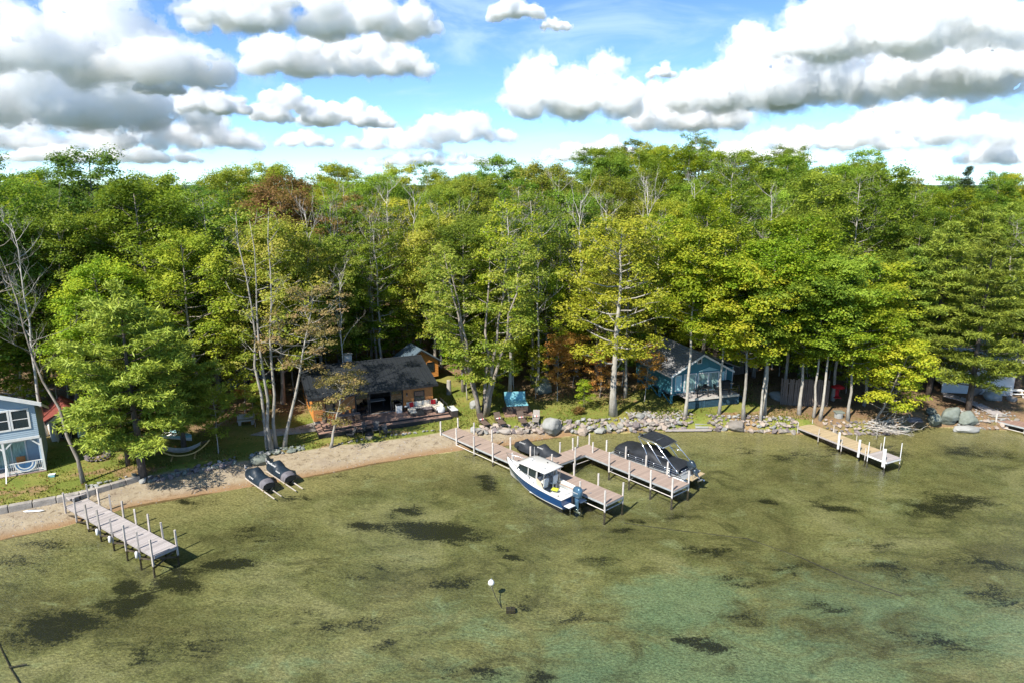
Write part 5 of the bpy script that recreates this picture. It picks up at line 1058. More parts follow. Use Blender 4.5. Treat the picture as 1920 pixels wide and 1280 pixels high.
def pontoon():
    t = thing('pontoon_boat', 'pontoon boat under black covers with silver tower and dark canopy', 'pontoon boat', (14.75, 52.35, 0), R(135)); L_ = 7.6
    for sg in (-1,1): MB().tube([(-.1,sg*.82,.1),(.1,sg*.82,.1),(6.5,sg*.82,.1),(7.1,sg*.82,.16),(7.6,sg*.82,.34)], [.16,.31,.31,.24,.05], 14).build('pontoon', MT['alu'], t, True)
    box_part('deck', (-.2,-1.22,.44), (7.5,1.22,.54), MT['alu'], t, .02); box_part('swim_deck', (-.75,-1.0,.44), (-.2,1.0,.5), MT['tan_wood'], t)
    xs = [.5,.8,1.4,2.0,2.4,2.9,3.3,3.8,4.6,5.05,5.2,5.7,6.4,6.9,7.2,7.38]; hs = [.5,.62,.66,.62,.72,1.12,1.22,1.24,1.16,1.02,.86,.98,.96,.80,.55,.2]; ws = [1.12,1.16,1.18,1.18,1.18,1.18,1.18,1.18,1.18,1.18,1.18,1.17,1.12,1.0,.8,.55]
    secs = []
    for x, h, w in zip(xs, hs, ws):
        sec = []
        for k in range(17):
            a = math.pi*k/16; c = math.cos(a); s = math.sin(a); yy = w*math.copysign(abs(c)**.42, c); sec.append((x, yy, .55+h*abs(s)**.5 + .02*math.sin(9*x+4*yy)*s))
        secs.append(sec)
    MB().loft(secs, False, False).build('cover', MT['cover'], t, True); MB().prism([(4.9,-1.19,1.02),(5.5,-1.19,1.02),(5.5,-1.19,1.22),(4.9,-1.19,1.22)], (0,2.38,0)).build('cover_seam', MT['black'], t)
    mb = MB()
    for sg in (-1,1):
        for z in (.66,.84,1.02): mb.tube([(.5,sg*1.235,z-.08),(2.0,sg*1.24,z),(4.4,sg*1.24,z+.02),(6.4,sg*1.2,z),(7.1,sg*1.0,z-.04),(7.45,sg*.6,z-.1)], .018, 6)
        for x in (.6,1.7,2.8,3.9,4.6,5.4,6.3): mb.tube([(x,sg*1.24,.54),(x,sg*1.24,1.02)], .018, 6)
    for z in (.6,.78,.95): mb.tube([(.3,-.9,z),(.22,0,z+.03),(.3,.9,z)], .018, 6)
    for y in (-.9,-.4,.4,.9): mb.tube([(.3,y,.54),(.3,y,.98)], .018, 6)
    mb.build('fence_rail', MT['steel'], t, True)
    for sg in (-1,1):
        tw = MB(); tw.tube([(.15,sg*1.22,.55),(1.6,sg*1.18,1.75),(2.5,sg*1.1,2.5),(2.95,sg*1.05,2.72)], .035, 8); tw.tube([(1.9,sg*1.22,.9),(2.8,sg*1.16,1.85),(3.6,sg*1.08,2.62),(4.3,sg*1.05,2.78)], .035, 8); tw.tube([(3.3,sg*1.22,1.0),(3.75,sg*1.16,1.9),(4.55,sg*1.06,2.80)], .035, 8); tw.tube([(2.1,sg*1.06,2.48),(3.1,sg*1.06,2.74),(4.6,sg*1.05,2.82)], .035, 8); tw.tube([(1.6,sg*1.17,1.75),(2.7,sg*1.17,1.78)], .03, 8); tw.build('tower_leg', MT['steel'], t, True)
    tw = MB()
    for (x, z) in ((2.1,2.48),(3.1,2.74),(4.6,2.82)): tw.tube([(x,-1.06,z),(x,1.06,z)], .032, 8)
    tw.build('tower_bar', MT['steel'], t, True); MB().loft([[(x, y, z+.05-.03*(1-y*y)) for y in [-1+.2*k for k in range(11)]] for x, z in ((2.12,2.5),(2.6,2.64),(3.1,2.74),(3.8,2.79),(4.5,2.82))]).build('canopy', MT['cover'], t, True)
    for y in (-.7,.7): MB().tube([(4.4,y,2.95),(4.7,y,2.95)], .09, 10).build('tower_speaker', MT['black'], t)
    outboard(t, (-.35,0,.35), R(38), 1.0, 'engine_dark'); MB().tube([(-.6,.75,.5),(-.6,.75,.95),(-.6,.45,.95),(-.6,.45,.5)], .02, 6).build('boarding_ladder', MT['steel'], t)
MT['engine_dark'] = mk('black_engine', (.03,.045,.06), .25, .2, var=.05, coat=.5)
pontoon()
def jet_ski(label, loc, rz, mats, group, text=None, ramp=False, tilt=0):
    t = thing('jet_ski', label, 'jet ski', loc, rz, group); t.rotation_euler.y = tilt; t.scale = (1.04,1.04,1.04)
    xs = [0,.12,.5,.95,1.35,1.6,1.85,2.1,2.5,2.85,3.1,3.25]; hs = [.38,.52,.56,.60,.66,.84,.98,.86,.62,.48,.36,.22]; ws = [.50,.54,.57,.58,.58,.58,.57,.56,.52,.42,.27,.08]
    def sec(x, h, w, lo=.22):
        o = []
        for k in range(15):
            a = math.pi*k/14; c, s = math.cos(a), math.sin(a); yy = w*math.copysign(abs(c)**.8, c); o.append((x, yy, lo + (h-lo+.2)*abs(s)**(1.15 if h > .6 else .8) + .015*math.sin(11*x+6*yy)))
        return o
    ia = 2
    MB().loft([sec(x,h,w) for x,h,w in zip(xs[:ia+1],hs[:ia+1],ws[:ia+1])]).build('cover_rear', MT[mats[1]], t, True); MB().loft([sec(x,h,w) for x,h,w in zip(xs[ia:],hs[ia:],ws[ia:])]).build('cover_front', MT[mats[0]], t, True)
    MB().loft([[(x, w*.98*c, .24-.30*(1-abs(c))*(1-.3*x/3.2)+ (.12*(x/3.25)**3)) for c in [-1,-.8,-.5,0,.5,.8,1]] for x,w in zip(xs,ws)]).build('hull', MT['black'], t, True); MB().bb((-.02,-.45,.1),(0,.45,.5)).build('transom', MT['black'], t)
    if text:
        for (body, size, p, rot) in text: lettering(t, body, size, Matrix.Translation(p) @ rot, MT['white'])
    return t
def jet_skis():
    side = lambda a, roll: Matrix.Rotation(a, 4, 'Z') @ Matrix.Rotation(roll, 4, 'X')
    a = W(505,918,.25); b = W(545,904,.25); rz = R(139)
    jet_ski('covered jet ski on beach rails, nearer the water, left of the pair', (a.x, a.y, .28), rz, ('cover_navy','cover_grey'), 'covered jet skis on the beach', [('YAMAHA',.17,(1.55,.60,.62),side(math.pi,R(62)))], tilt=R(-5))
    jet_ski('covered jet ski on beach rails with a long white name, right of the pair', (b.x, b.y, .28), rz, ('cover_navy','cover_grey'), 'covered jet skis on the beach', [('WaveRunner',.24,(2.05,.40,.92),side(math.pi,R(48))),('YAMAHA',.15,(1.0,.50,.66),side(math.pi,R(40)))], tilt=R(-5))
    for i, p in enumerate((a, b)):
        r = thing('launch_rails', ['pair of yellow timber rails under the left beach jet ski','pair of yellow timber rails under the right beach jet ski'][i], 'rails', (p.x,p.y,.1), rz, 'launch rails')
        for y in (-.3,.3): MB().beam((-1.25,y,-.10),(3.2,y,.32),.06,.06).build('rail', MT['post_wood'], r)
        for x in (.3,2.2): MB().beam((x,-.45,.1),(x,.45,.1),.08,.06).build('cross_piece', MT['tan_wood'], r)
        m = thing('winch_post', ['white winch post at the head of the left rails','white winch post at the head of the right rails'][i], 'winch', (p.x+3.4*math.cos(rz)-.0, p.y+3.4*math.sin(rz), .35), rz, 'winch posts'); MB().beam((0,0,0),(.25,0,1.0),.07,.07).build('mast', MT['white_worn'], m); MB().beam((-.5,0,.05),(.05,0,.05),.1,.08).build('foot', MT['white_worn'], m); MB().tube([(.18,-.1,.75),(.18,.1,.75)], .07, 10).build('drum', MT['steel'], m)
    for i, (x, y, lb) in enumerate(((.75,57.1,'black covered jet ski floating behind the brown dock, left of the pair'),(2.3,55.9,'black covered jet ski floating behind the brown dock, right of the pair'))):
        q = (x+.75, y+.75); jet_ski(lb, (q[0]+1.1, q[1]-1.15, .12), R(133), ('cover','cover'), 'covered jet skis behind the brown dock', [('SEA-DOO',.16,(1.9,.42,.9),side(math.pi,R(45)))])
    f = thing('swim_float', 'lime yellow float tucked against the brown dock beside the jet skis', 'float', (.75,56.3,.05), R(133)); MB().tube([(-.8,0,.12),(-.6,0,.12),(.6,0,.12),(.8,0,.12)], [.08,.16,.16,.08], 10).build('tube', MT['yellow'], f, True); MB().box((0,0,.2),(1.0,.5,.08)).build('pad', MT['yellow'], f, bevel=.03)
jet_skis()

# ------------------------------------------------------------------ lawn and deck furniture, small things
def lounger(px, py, label, mat, rz):
    p = G(px, py); t = thing('sun_lounger', label, 'lounger', p, rz, 'sun loungers on the lawn')
    MB().box((0,-.45,.33),(.66,1.3,.07)).build('bed', MT[mat], t, bevel=.02); MB().box((0,.48,.62),(.66,.80,.06),rx=R(52)).build('backrest', MT[mat], t, bevel=.02)
    for x in (-.29,.29):
        for y in (-1.0,.15): MB().beam((x,y,0),(x,y,.3),.05,.05).build('leg', MT[mat], t)
        MB().beam((x*1.18,-.15,.52),(x*1.18,.45,.55),.06,.04).build('armrest', MT[mat], t); MB().beam((x*1.18,-.1,.3),(x*1.18,-.1,.52),.04,.04).build('arm_post', MT[mat], t)
    c = MB().box((0,.22,.43),(.5,.14,.2),rx=R(40)).build('lumbar_cushion', MT['canvas'], t, bevel=.05); MB().box((.05,.17,.44),(.06,.15,.21),rx=R(40)).build('stripe', MT['red'], c)
for q in ((905,795,'brown wicker lounger nearest the multi trunk maple','wicker_b',.5),(936,793,'brown wicker lounger second from the multi trunk maple','wicker_b',.4),(978,791,'brown wicker lounger before the hot tub platform','wicker_b',.25),(1005,789,'pale grey backed lounger nearest the shore boulder','wicker_g',-.1)): lounger(*q)
def hot_tub():
    p = G(968, 780); p.z = gz(p.x, p.y+1.2); t = thing('hot_tub', 'square hot tub with turquoise water and raised blue cover', 'hot tub', (p.x, p.y+1.5, p.z+.12), R(7))
    for i in range(5): 
        for (a, b, rz) in (((-1.05+.42*i,-1.06,0),(0,0,0),0), ((1.06,-1.05+.42*i,0),(0,0,0),1), ((-1.06,-1.05+.42*i,0),(0,0,0),1)):
            MB().box((a[0]+(.21 if not rz else 0), a[1]+(.21 if rz else 0), .42), ((.4 if not rz else .04), (.04 if not rz else .4), .82)).build('skirt_panel', MT['tubskirt'], t)
    box_part('back_panel', (-1.05,1.03,.02), (1.05,1.06,.83), MT['tubskirt'], t)
    mb = MB(); mb.bb((-1.1,-1.1,.82),(1.1,-.88,.93)); mb.bb((-1.1,.88,.82),(1.1,1.1,.93)); mb.bb((-1.1,-.88,.82),(-.88,.88,.93)); mb.bb((.88,-.88,.82),(1.1,.88,.93)); mb.build('rim', MT['tub'], t, bevel=.03)
    box_part('basin', (-.95,-.95,.05), (.95,.95,.5), MT['tub'], t)
    g = MB(); n = 18
    for i in range(n+1):
        for j in range(n+1): x = -.9+1.8*i/n; y = -.9+1.8*j/n; g.v.append((x, y, .84+.035*mnoise.noise((x*4,y*4,3))+.02*mnoise.noise((x*11,y*11,1))))
    g.f = [(i*(n+1)+j, (i+1)*(n+1)+j, (i+1)*(n+1)+j+1, i*(n+1)+j+1) for i in range(n) for j in range(n)]; g.build('bubbling_water', MT['tubwater'], t, True)
    MB().box((0,1.18,1.22),(2.2,.14,.85),rx=R(-4)).build('raised_cover', MT['tub'], t, bevel=.04)
    for x in (-1.14,1.14): MB().beam((x,.6,.7),(x,1.2,1.35),.04,.04).build('cover_lifter', MT['black'], t)
    pl = thing('tub_platform', 'low brown board platform with a step under the hot tub', 'platform', (p.x, p.y+1.5, p.z-.1), R(7)); me = MB().box((0,0,0),(2.9,.14,.04)).mesh('platform_board', MT['deck_red'])
    for i in range(19): link('board', me, pl, (0.1,-1.5+.148*i,.18))
    box_part('edge', (-1.35,-1.58,-.1), (1.55,-1.575,.16), MT['deck_red'], pl)
    s = thing('side_table', 'small brown table between the loungers and the hot tub', 'table', G(990,786), 0); MB().box((0,0,.45),(.5,.5,.04)).build('table_top', MT['wicker_b'], s)
    for x in (-.2,.2):
        for y in (-.2,.2): MB().beam((x,y,0),(x,y,.44),.04,.04).build('leg', MT['wicker_b'], s)
    st = thing('tub_steps', 'two tread steps leaning at the front of the hot tub', 'steps', (p.x+.7, p.y+.05, p.z+.1), R(7)); box_part('tread', (-.35,-.1,.12), (.35,.2,.2), MT['wicker_b'], st); box_part('tread', (-.35,.15,.35), (.35,.4,.42), MT['wicker_b'], st)
hot_tub()
MT['char'] = mk('charcoal_plastic', (.07,.075,.08), .6)
def adirondack(x, y, rz, label):
    t = thing('adirondack_chair', label, 'chair', (x, y, gz(x,y)), rz, 'dark chairs around the fire bowl')
    for i in range(4): MB().box((0,-.25+.15*i,.36-.035*i),(.52,.13,.025),rx=R(-13)).build('seat_slat', MT['char'], t)
    for i in range(5): MB().beam((-.2+.1*i,.28,.26),(-.25+.125*i,.62,1.0-.03*abs(i-2)),.09,.025).build('back_slat', MT['char'], t)
    for s in (-1,1):
        MB().box((s*.36,.02,.56),(.13,.72,.03)).build('armrest', MT['black'], t); MB().beam((s*.33,-.3,0),(s*.33,-.3,.55),.03,.1).build('leg', MT['black'], t); MB().beam((s*.29,-.3,.36),(s*.29,.55,.02),.03,.1).build('leg', MT['black'], t)
fp = G(693, 822)
for (dx, dy, a, lb) in ((-1.9,.3,-60,'dark adirondack chair left of the fire bowl, nearest the crooked tree'),(-1.0,1.2,-20,'dark adirondack chair behind the fire bowl to its left'),(.35,1.45,10,'dark adirondack chair directly behind the fire bowl'),(1.5,1.0,45,'dark adirondack chair right of the fire bowl')): adirondack(fp.x+dx, fp.y+dy, R(a), lb)
def fire_bowl():
    t = thing('fire_pit', 'round steel fire bowl with dark domed lid on the grass edge', 'fire pit', fp); MB().tube([(0,0,0),(0,0,.06),(0,0,.36),(0,0,.4)], [.38,.40,.42,.42], 20).build('drum', MT['steel'], t); MB().tube([(0,0,.4),(0,0,.5),(0,0,.62),(0,0,.68)], [.43,.40,.22,.03], 20).build('lid', MT['black'], t, True)
fire_bowl()
def deck_things():
    D = bpy.data.objects['cabin_deck']; z = 1.285; rz = D.rotation_euler.z; at = lambda x, y, dz=0: loc_to_world(D, (x, y, z+dz))
    t = thing('sectional_sofa', 'cream cushioned U shaped sectional sofa with dark wicker base on the cabin deck', 'sofa', at(9.1,-.95), rz)
    runs = [((0,-.05),(3.3,.8)), ((2.5,-1.45),(3.3,-.05)), ((-.1,-1.3),(.7,-.05))]
    for (a, b) in runs: box_part('base', (a[0],a[1],.02), (b[0],b[1],.30), MT['wicker'], t, .03)
    for i in range(4): box_part('seat_cushion', (.02+.82*i,-.04,.30), (.80+.82*i,.55,.46), MT['cream'], t, .05); MB().box((.41+.82*i,.66,.62),(.78,.18,.5),rx=R(-10)).build('back_cushion', MT['cream'], t, bevel=.06)
    for i in range(2): box_part('seat_cushion', (2.52,-1.42+.67*i,.30), (3.1,-.79+.67*i,.46), MT['cream'], t, .05); MB().box((3.18,-1.1+.67*i,.62),(.18,.64,.5),ry=R(10)).build('back_cushion', MT['cream'], t, bevel=.06)
    box_part('seat_cushion', (-.08,-1.28,.30), (.68,-.1,.45), MT['cream'], t, .05)
    for (x, y, a, lb) in ((.45,.35,.5,'red cushion at the left end of the cream sofa'),(2.75,.4,-.3,'red cushion in the right corner of the cream sofa')):
        c = thing('red_cushion', lb, 'cushion', at(9.1+x,-1.0+y,.46), rz+a, 'red cushions on the sofa'); MB().box((0,0,.24),(.5,.16,.48),rx=R(-14)).build('cover', MT['red'], c, bevel=.07); MB().tube([(-.25,-.07,.02),(-.25,.05,.47)], .02, 5).build('piping', MT['red'], c)
    f = thing('fire_table', 'brown low table in the middle of the cream sofa', 'table', at(10.75,-1.6), rz); box_part('body', (-.5,-.35,.05), (.5,.35,.42), MT['wicker_b'], f); box_part('table_top', (-.58,-.43,.42), (.58,.43,.48), MT['stone_dark'], f, .02)
    o = thing('ottoman', 'black ottoman at the front left of the cream sofa', 'ottoman', at(10.0,-2.15), rz); box_part('body', (-.38,-.3,.03), (.38,.3,.4), MT['black'], o, .03); box_part('cushion', (-.37,-.29,.4), (.37,.29,.5), MT['black'], o, .04)
    p = thing('round_pouf', 'pale grey dome shaped pouf at the right end of the sofa', 'pouf', at(12.15,-2.15), rz); MB().tube([(0,0,.02),(0,0,.1),(0,0,.45),(0,0,.62),(0,0,.7)], [.4,.45,.45,.3,.05], 18).build('body', MT['vinyl'], p, True); MB().tube([(0,0,.09),(0,0,.13)], .46, 18).build('band', MT['black'], p)
    b = thing('storage_box', 'grey deck box at the right front corner of the deck', 'deck box', at(13.35,-2.1,-.5), rz); box_part('body', (-.3,-.9,0), (.35,.6,.75), MT['wicker'], b, .02); box_part('lid', (-.33,-.93,.75), (.38,.63,.82), MT['vinyl'], b, .02)
    g = thing('trash_bin', 'grey square bin beside the right sliding door', 'bin', at(8.25,-.55), rz); box_part('body', (-.28,-.25,.02), (.28,.25,.8), MT['vinyl'], g, .02); box_part('lid', (-.3,-.27,.8), (.3,.27,.88), MT['black'], g, .02)
    s = thing('side_stand', 'small black stand with white items beside the grey bin', 'side table', at(8.95,-.6), rz); box_part('table_top', (-.25,-.25,.5), (.25,.25,.54), MT['black'], s)
    for x in (-.2,.2):
        for y in (-.2,.2): MB().beam((x,y,0),(x,y,.5),.03,.03).build('leg', MT['black'], s)
    box_part('tray', (-.15,-.1,.54), (.15,.1,.62), MT['white'], s)
    dt = thing('outdoor_table', 'long dark dining table on the left of the cabin deck', 'table', at(3.1,-1.3), rz); box_part('table_top', (-1.1,-.4,.70), (1.1,.4,.74), MT['stone_dark'], dt, .015)
    for x in (-1.0,1.0):
        for y in (-.4,.4): MB().beam((x,y,0),(x,y,.7),.06,.06).build('leg', MT['black'], dt)
    for i, (x, y, a) in enumerate(((-.7,-.65,0),(0,-.65,0),(.7,-.65,0),(-.7,.65,180),(0,.65,180),(.7,.65,180),(1.5,0,90))):
        metal_chair(['brown chair at the near side of the deck table, left','brown chair at the near side of the deck table, middle','brown chair at the near side of the deck table, right','brown chair at the far side of the deck table, left','brown chair at the far side of the deck table, middle','brown chair at the far side of the deck table, right','brown chair at the right head of the deck table'][i], at(3.1+x,-1.3+y), rz+R(a+180), 'chairs around the deck table', 'wicker_b', 'dining_chair')
    metal_chair('red chair at the left head of the deck table', at(1.6,-1.3), rz+R(90), None, 'red', 'dining_chair')
    st = thing('bear_statue', 'small dark standing animal statue by the left cabin wall', 'statue', at(.95,-.4), rz); MB().tube([(0,0,0),(0,0,.1),(0,0,.4),(0,0,.62),(0,0,.7)], [.2,.24,.22,.15,.1], 12).build('body', MT['bark_dark'], st, True); MB().tube([(0,0,.66),(0,-.02,.75),(0,-.03,.86),(0,-.03,.93)], [.08,.14,.13,.04], 12).build('head', MT['bark_dark'], st, True); MB().tube([(0,-.1,.78),(0,-.22,.76)], [.07,.04], 8).build('muzzle', MT['bark_dark'], st, True)
    for s in (-1,1): MB().tube([(s*.09,-.02,.9),(s*.10,-.02,.97)], [.04,.02], 6).build('ear', MT['bark_dark'], st); MB().tube([(s*.2,-.03,.5),(s*.24,-.16,.36)], [.06,.04], 6).build('arm', MT['bark_dark'], st)
    l = thing('deck_lantern', 'small black lantern at the front edge of the deck near the crooked tree', 'lantern', at(.85,-2.35), rz); box_part('body', (-.08,-.08,.02), (.08,.08,.26), MT['black'], l); MB().prism([(-.1,-.1,.26),(.1,-.1,.26),(0,-.1,.36)], (0,.2,0)).build('cap', MT['black'], l)
    gb = thing('kettle_grill', 'dark grill standing left of the sliding doors', 'grill', at(3.75,-.6), rz); MB().tube([(0,0,.55),(0,0,.62),(0,0,.8),(0,0,1.0),(0,0,1.08)], [.12,.25,.29,.2,.04], 16).build('bowl', MT['black'], gb, True)
    for a in range(3): MB().beam((.1*math.cos(a*2.1),.1*math.sin(a*2.1),.6),(.3*math.cos(a*2.1),.3*math.sin(a*2.1),0),.03,.03).build('leg', MT['steel'], gb)
deck_things()
def hammock():
    a, b = G(296, 862), G(392, 850); c = (a+b)/2; rz = math.atan2(b.y-a.y, b.x-a.x); t = thing('hammock', 'cream hammock slung in a curved wooden stand on the left lawn', 'hammock', (c.x, c.y, gz(c.x,c.y)), rz); Lh = (b-a).length/2
    MB().tube([(Lh*1.08*u, 0, .14+1.15*abs(u)**2.3) for u in [-1+.1*k for k in range(21)]], .07, 8).build('arc_beam', MT['pine_wood'], t, True)
    for x in (-.9,.9): MB().beam((x,-.75,.05),(x,.75,.05),.1,.1).build('foot', MT['pine_wood'], t)
    secs = []
    for k in range(13):
        u = -1+k/6; wd = .55*(1-.25*u*u); zz = .62+.55*u*u*.8; secs.append([(u*Lh*.72, wd*v, zz-.16*(1-v*v)*(1-u*u*.6)) for v in (-1,-.6,-.2,.2,.6,1)])
    MB().loft(secs).build('bed', MT['canvas'], t, True); mb = MB()
    for s in (-1,1):
        for v in (-1,-.5,0,.5,1): mb.tube([(s*Lh*.72,.41*v,1.05),(s*Lh*1.05,0,1.26)], .012, 4)
    mb.build('ropes', MT['rope'], t)
    for s in (-1,1): MB().beam((s*Lh*.72,-.48,1.06),(s*Lh*.72,.48,1.06),.04,.04).build('spreader_bar', MT['pine_wood'], t)
hammock()
def upturned_boat():
    p = G(330, 826); t = thing('rowing_boat', 'white and blue rowing boat lying under the pine behind the hammock', 'rowing boat', (p.x,p.y,p.z+.1), R(-20)); S = [i/10 for i in range(11)]; B = lambda s: max(.03, .72*math.sin(math.pi*min(1,(.28+.72*s)))**.8)
    for nm, r0, r1, m in (('hull',0,.62,'white'),('sheer_strake',.62,1,'tealpale')):
        mb = MB()
        for sg in (-1,1): mb.loft([[(s*3.8-1.9, sg*B(s)*q**.5, .05+.55*q+.12*s*s) for q in [r0+(r1-r0)*k/4 for k in range(5)]] for s in S])
        mb.build(nm, MT[m], t, True)
    for x in (-1.0,.1,1.0): box_part('thwart', (x,-.5,.42), (x+.25,.5,.46), MT['grey_wood'], t)
    MB().beam((-1.6,-.3,.5),(1.2,.2,.75),.05,.05).build('oar', MT['pine_wood'], t)
upturned_boat()
def buoy():
    p = W(921,1093,0); t = thing('mooring_buoy', 'small white mooring ball floating alone on the open water', 'buoy', (p.x,p.y,0)); MB().tube([(0,0,-.16),(0,0,-.1),(0,0,.02),(0,0,.14),(0,0,.24),(0,0,.27)], [.06,.15,.2,.18,.09,.03], 16).build('ball', MT['white'], t, True); MB().tube([(0,0,.26),(.03,0,.33),(0,0,.36)], .02, 6).build('ring', MT['steel'], t); MB().tube([(0,0,-.1),(.25,-.4,-.6),(.7,-.9,-1.2),(1.1,-1.1,-1.4)], .03, 5).build('chain', MT['rope'], t)
    a = thing('anchor_block', 'dark mooring block under water beside the white ball', 'anchor', (p.x+1.2,p.y-1.15,gz(p.x+1.2,p.y-1.15))); box_part('block', (-.28,-.2,0), (.28,.2,.25), MT['wet_wood'], a, .03); MB().tube([(0,0,.25),(0,0,.33)], .05, 8).build('eye', MT['rope'], a)
    pts = [W(1170,975,-.7), W(1260,990,-.9), W(1400,1010,-1), W(1500,1045,-1.1), W(1590,1085,-1.2), W(1690,1120,-1.3)]; r = thing('sunken_rope', 'thin dark line lying on the lake bed right of the docks', 'rope', pts[0]); MB().tube([(q.x,q.y,gz(q.x,q.y)+.04) for q in pts], .035, 5).build('line', MT['rope'], r, world=True)
buoy()
def chain():
    pts = [W(-5,1205,-1.2), W(10,1238,-1.25), W(22,1262,-1.3), W(45,1300,-1.3)]; t = thing('sunken_chain', 'dark mooring chain on the lake bed in the lower left corner', 'chain', pts[0]); MB().tube([(q.x,q.y,gz(q.x,q.y)+.04) for q in pts], .035, 6).build('links', MT['wet_wood'], t, world=True); c = pts[2]; MB().tube([(c.x-.1,c.y,gz(c.x,c.y)+.12),(c.x+.7,c.y+.25,gz(c.x,c.y)+.12)], .04, 6).build('shackle', MT['wet_wood'], t, world=True)
chain()
def small_things():
    p = G(842, 738); t = thing('tree_stump', 'tall pale cut stump on the lawn right of the cabin', 'stump', p); MB().tube([(0,0,-.1),(0,0,.15),(0,0,1.5),(.02,0,1.62)], [.36,.28,.24,.22], 12).build('trunk', MT['bark_pale'], t, True); MB().tube([(.02,0,1.62),(.02,0,1.63)], .2, 12).build('cut_face', MT['tan_wood'], t)
    p = G(1568, 752); t = thing('red_canopy_chair', 'red canopy chair in the shade right of the plank fence', 'chair', p); MB().tube([(0,0,1.55),(0,0,1.75),(0,0,1.9)], [.7,.55,.1], 10).build('canopy', MT['red'], t); box_part('seat', (-.35,-.3,.45), (.35,.3,.5), MT['red'], t); box_part('backrest', (-.35,.3,.5), (.35,.34,1.2), MT['red'], t)
    for x in (-.33,.33):
        for y in (-.28,.32): MB().beam((x,y,0),(x,y,.45),.03,.03).build('leg', MT['steel'], t)
        MB().beam((x,.34,.5),(x*.9,.1,1.6),.03,.03).build('canopy_post', MT['steel'], t)
    p = G(1572, 782); t = thing('stone_slab_table', 'pale stone block table under the maples right of the tan dock', 'table', p); MB().tube([(0,0,0),(0,0,.5)], .42, 14).build('pedestal', MT['stone_grey'], t); MB().box((0,0,.58),(.9,.7,.14)).build('slab', MT['stone_moss'], t, bevel=.03)
    p = G(1898, 742); t = thing('picnic_bench', 'white picnic bench on the rocks at the right edge', 'bench', p, R(-6)); box_part('table_top', (-1.0,-.3,.68), (1.0,.3,.74), MT['white'], t)
    for y in (-.7,.5): box_part('seat', (-1.0,y,.4), (1.0,y+.22,.45), MT['white'], t)
    for x in (-.8,.75):
        for s in (-1,1): MB().beam((x,s*.62,0),(x,s*.15,.68),.06,.08).build('leg', MT['white'], t)
        MB().beam((x,-.62,.38),(x,.62,.38),.05,.07).build('cross_beam', MT['white'], t)
    p = G(1898, 730); t = thing('closed_umbrella', 'red closed patio umbrella right of the white cottage', 'umbrella', p); MB().tube([(0,0,0),(0,0,2.3)], .03, 8).build('pole', MT['white_worn'], t); MB().tube([(0,0,.55),(0,0,.8),(0,0,1.7),(0,0,2.25)], [.22,.2,.16,.03], 10).build('folded_canopy', MT['red'], t, True); MB().tube([(0,0,0),(0,0,.1)], .25, 12).build('base', MT['concrete'], t)
    p = G(98, 893); t = thing('blue_crate', 'small bright blue tub on the grass beside the porch', 'tub', p, .3); box_part('body', (-.22,-.15,0), (.22,.15,.2), MT['tub'], t, .02); box_part('rim', (-.24,-.17,.2), (.24,.17,.23), MT['white'], t)
    p = G(63, 958); t = thing('paddle_board', 'white board lying on the beach left of the grey dock', 'board', (p.x,p.y,p.z+.05), .1); MB().tube([(-.7,0,0),(-.5,0,0),(.5,0,0),(.75,0,0)], [.04,.14,.14,.03], 10).build('body', MT['white'], t, True).scale = (1,1,.35); box_part('stripe', (-.4,-.03,.05), (.4,.03,.056), MT['flag_blue'], t)
    p = G(462, 795); t = thing('grey_bench', 'grey stone bench by the paved path left of the cabin', 'bench', p, .3); box_part('seat', (-.8,-.3,.4), (.8,.3,.52), MT['concrete'], t); box_part('support', (-.7,-.25,0), (-.45,.25,.4), MT['concrete'], t); box_part('support', (.45,-.25,0), (.7,.25,.4), MT['concrete'], t); MB().box((0,.28,.75),(1.6,.08,.5)).build('backrest', MT['concrete'], t)
    # paved path at the left end of the deck
    a = [G(560,800), G(600,805), G(575,812), G(520,818), G(500,808)]; t = link('path', MB().prism([(q.x,q.y,q.z+.04) for q in [G(588,793), G(606,806), G(570,812), G(515,818), G(470,816), G(500,806), G(550,803)]], (0,0,.05)).mesh('path', MT['concrete'])); tag(t, 'pale concrete path beside the left end of the deck', kind='structure')
small_things()
def brush(name, label, px, py, n, L_, seed, spread=(1.6,.8), mat='dead', hz=.7):
    p = G(px, py); r = random.Random(seed); t = thing(name, label, 'brush pile', p)
    for i in range(n):
        o = Vector((r.uniform(-spread[0],spread[0]), r.uniform(-spread[1],spread[1]), r.uniform(.0,hz))); a = r.uniform(-.9,.6) if r.random() < .7 else r.uniform(0,6.28); l = L_*r.uniform(.5,1.1); d = Vector((math.cos(a), math.sin(a), r.uniform(-.12,.3))); mb = MB(); pts = [o]
        for j in range(5): d = (d+Vector((r.uniform(-.2,.2),r.uniform(-.2,.2),r.uniform(-.12,.1)))).normalized(); pts.append(pts[-1]+d*l/5)
        mb.tube(pts, [.045*(1-.8*k/5) for k in range(6)], 5, False)
        for j in range(7):
            q = pts[r.randint(1,5)]; e = q+(d+Vector((r.uniform(-1,1),r.uniform(-1,1),r.uniform(-.3,.6)))).normalized()*l*r.uniform(.15,.4); mb.tube([q, q.lerp(e,.5)+Vector((0,0,.05)), e], [.018,.012,.006], 3, False)
        mb.build('branch', MT[mat], t)
brush('brush_pile', 'pile of bare grey branches dragging in the water right of the tan dock', 1640, 806, 34, 3.2, 3)
brush('brush_pile', 'bleached fallen branches in the trees above the left orange shed', 470, 705, 18, 3.6, 4, (3,1.0))
brush('brush_pile', 'tangle of dead branches at the wood edge behind the red roofed shed', 40, 742, 14, 2.6, 5, (2,1))
brush('brush_pile', 'fallen branches lying behind the cabin chimney', 690, 690, 12, 3, 6, (3,1), 'bark')
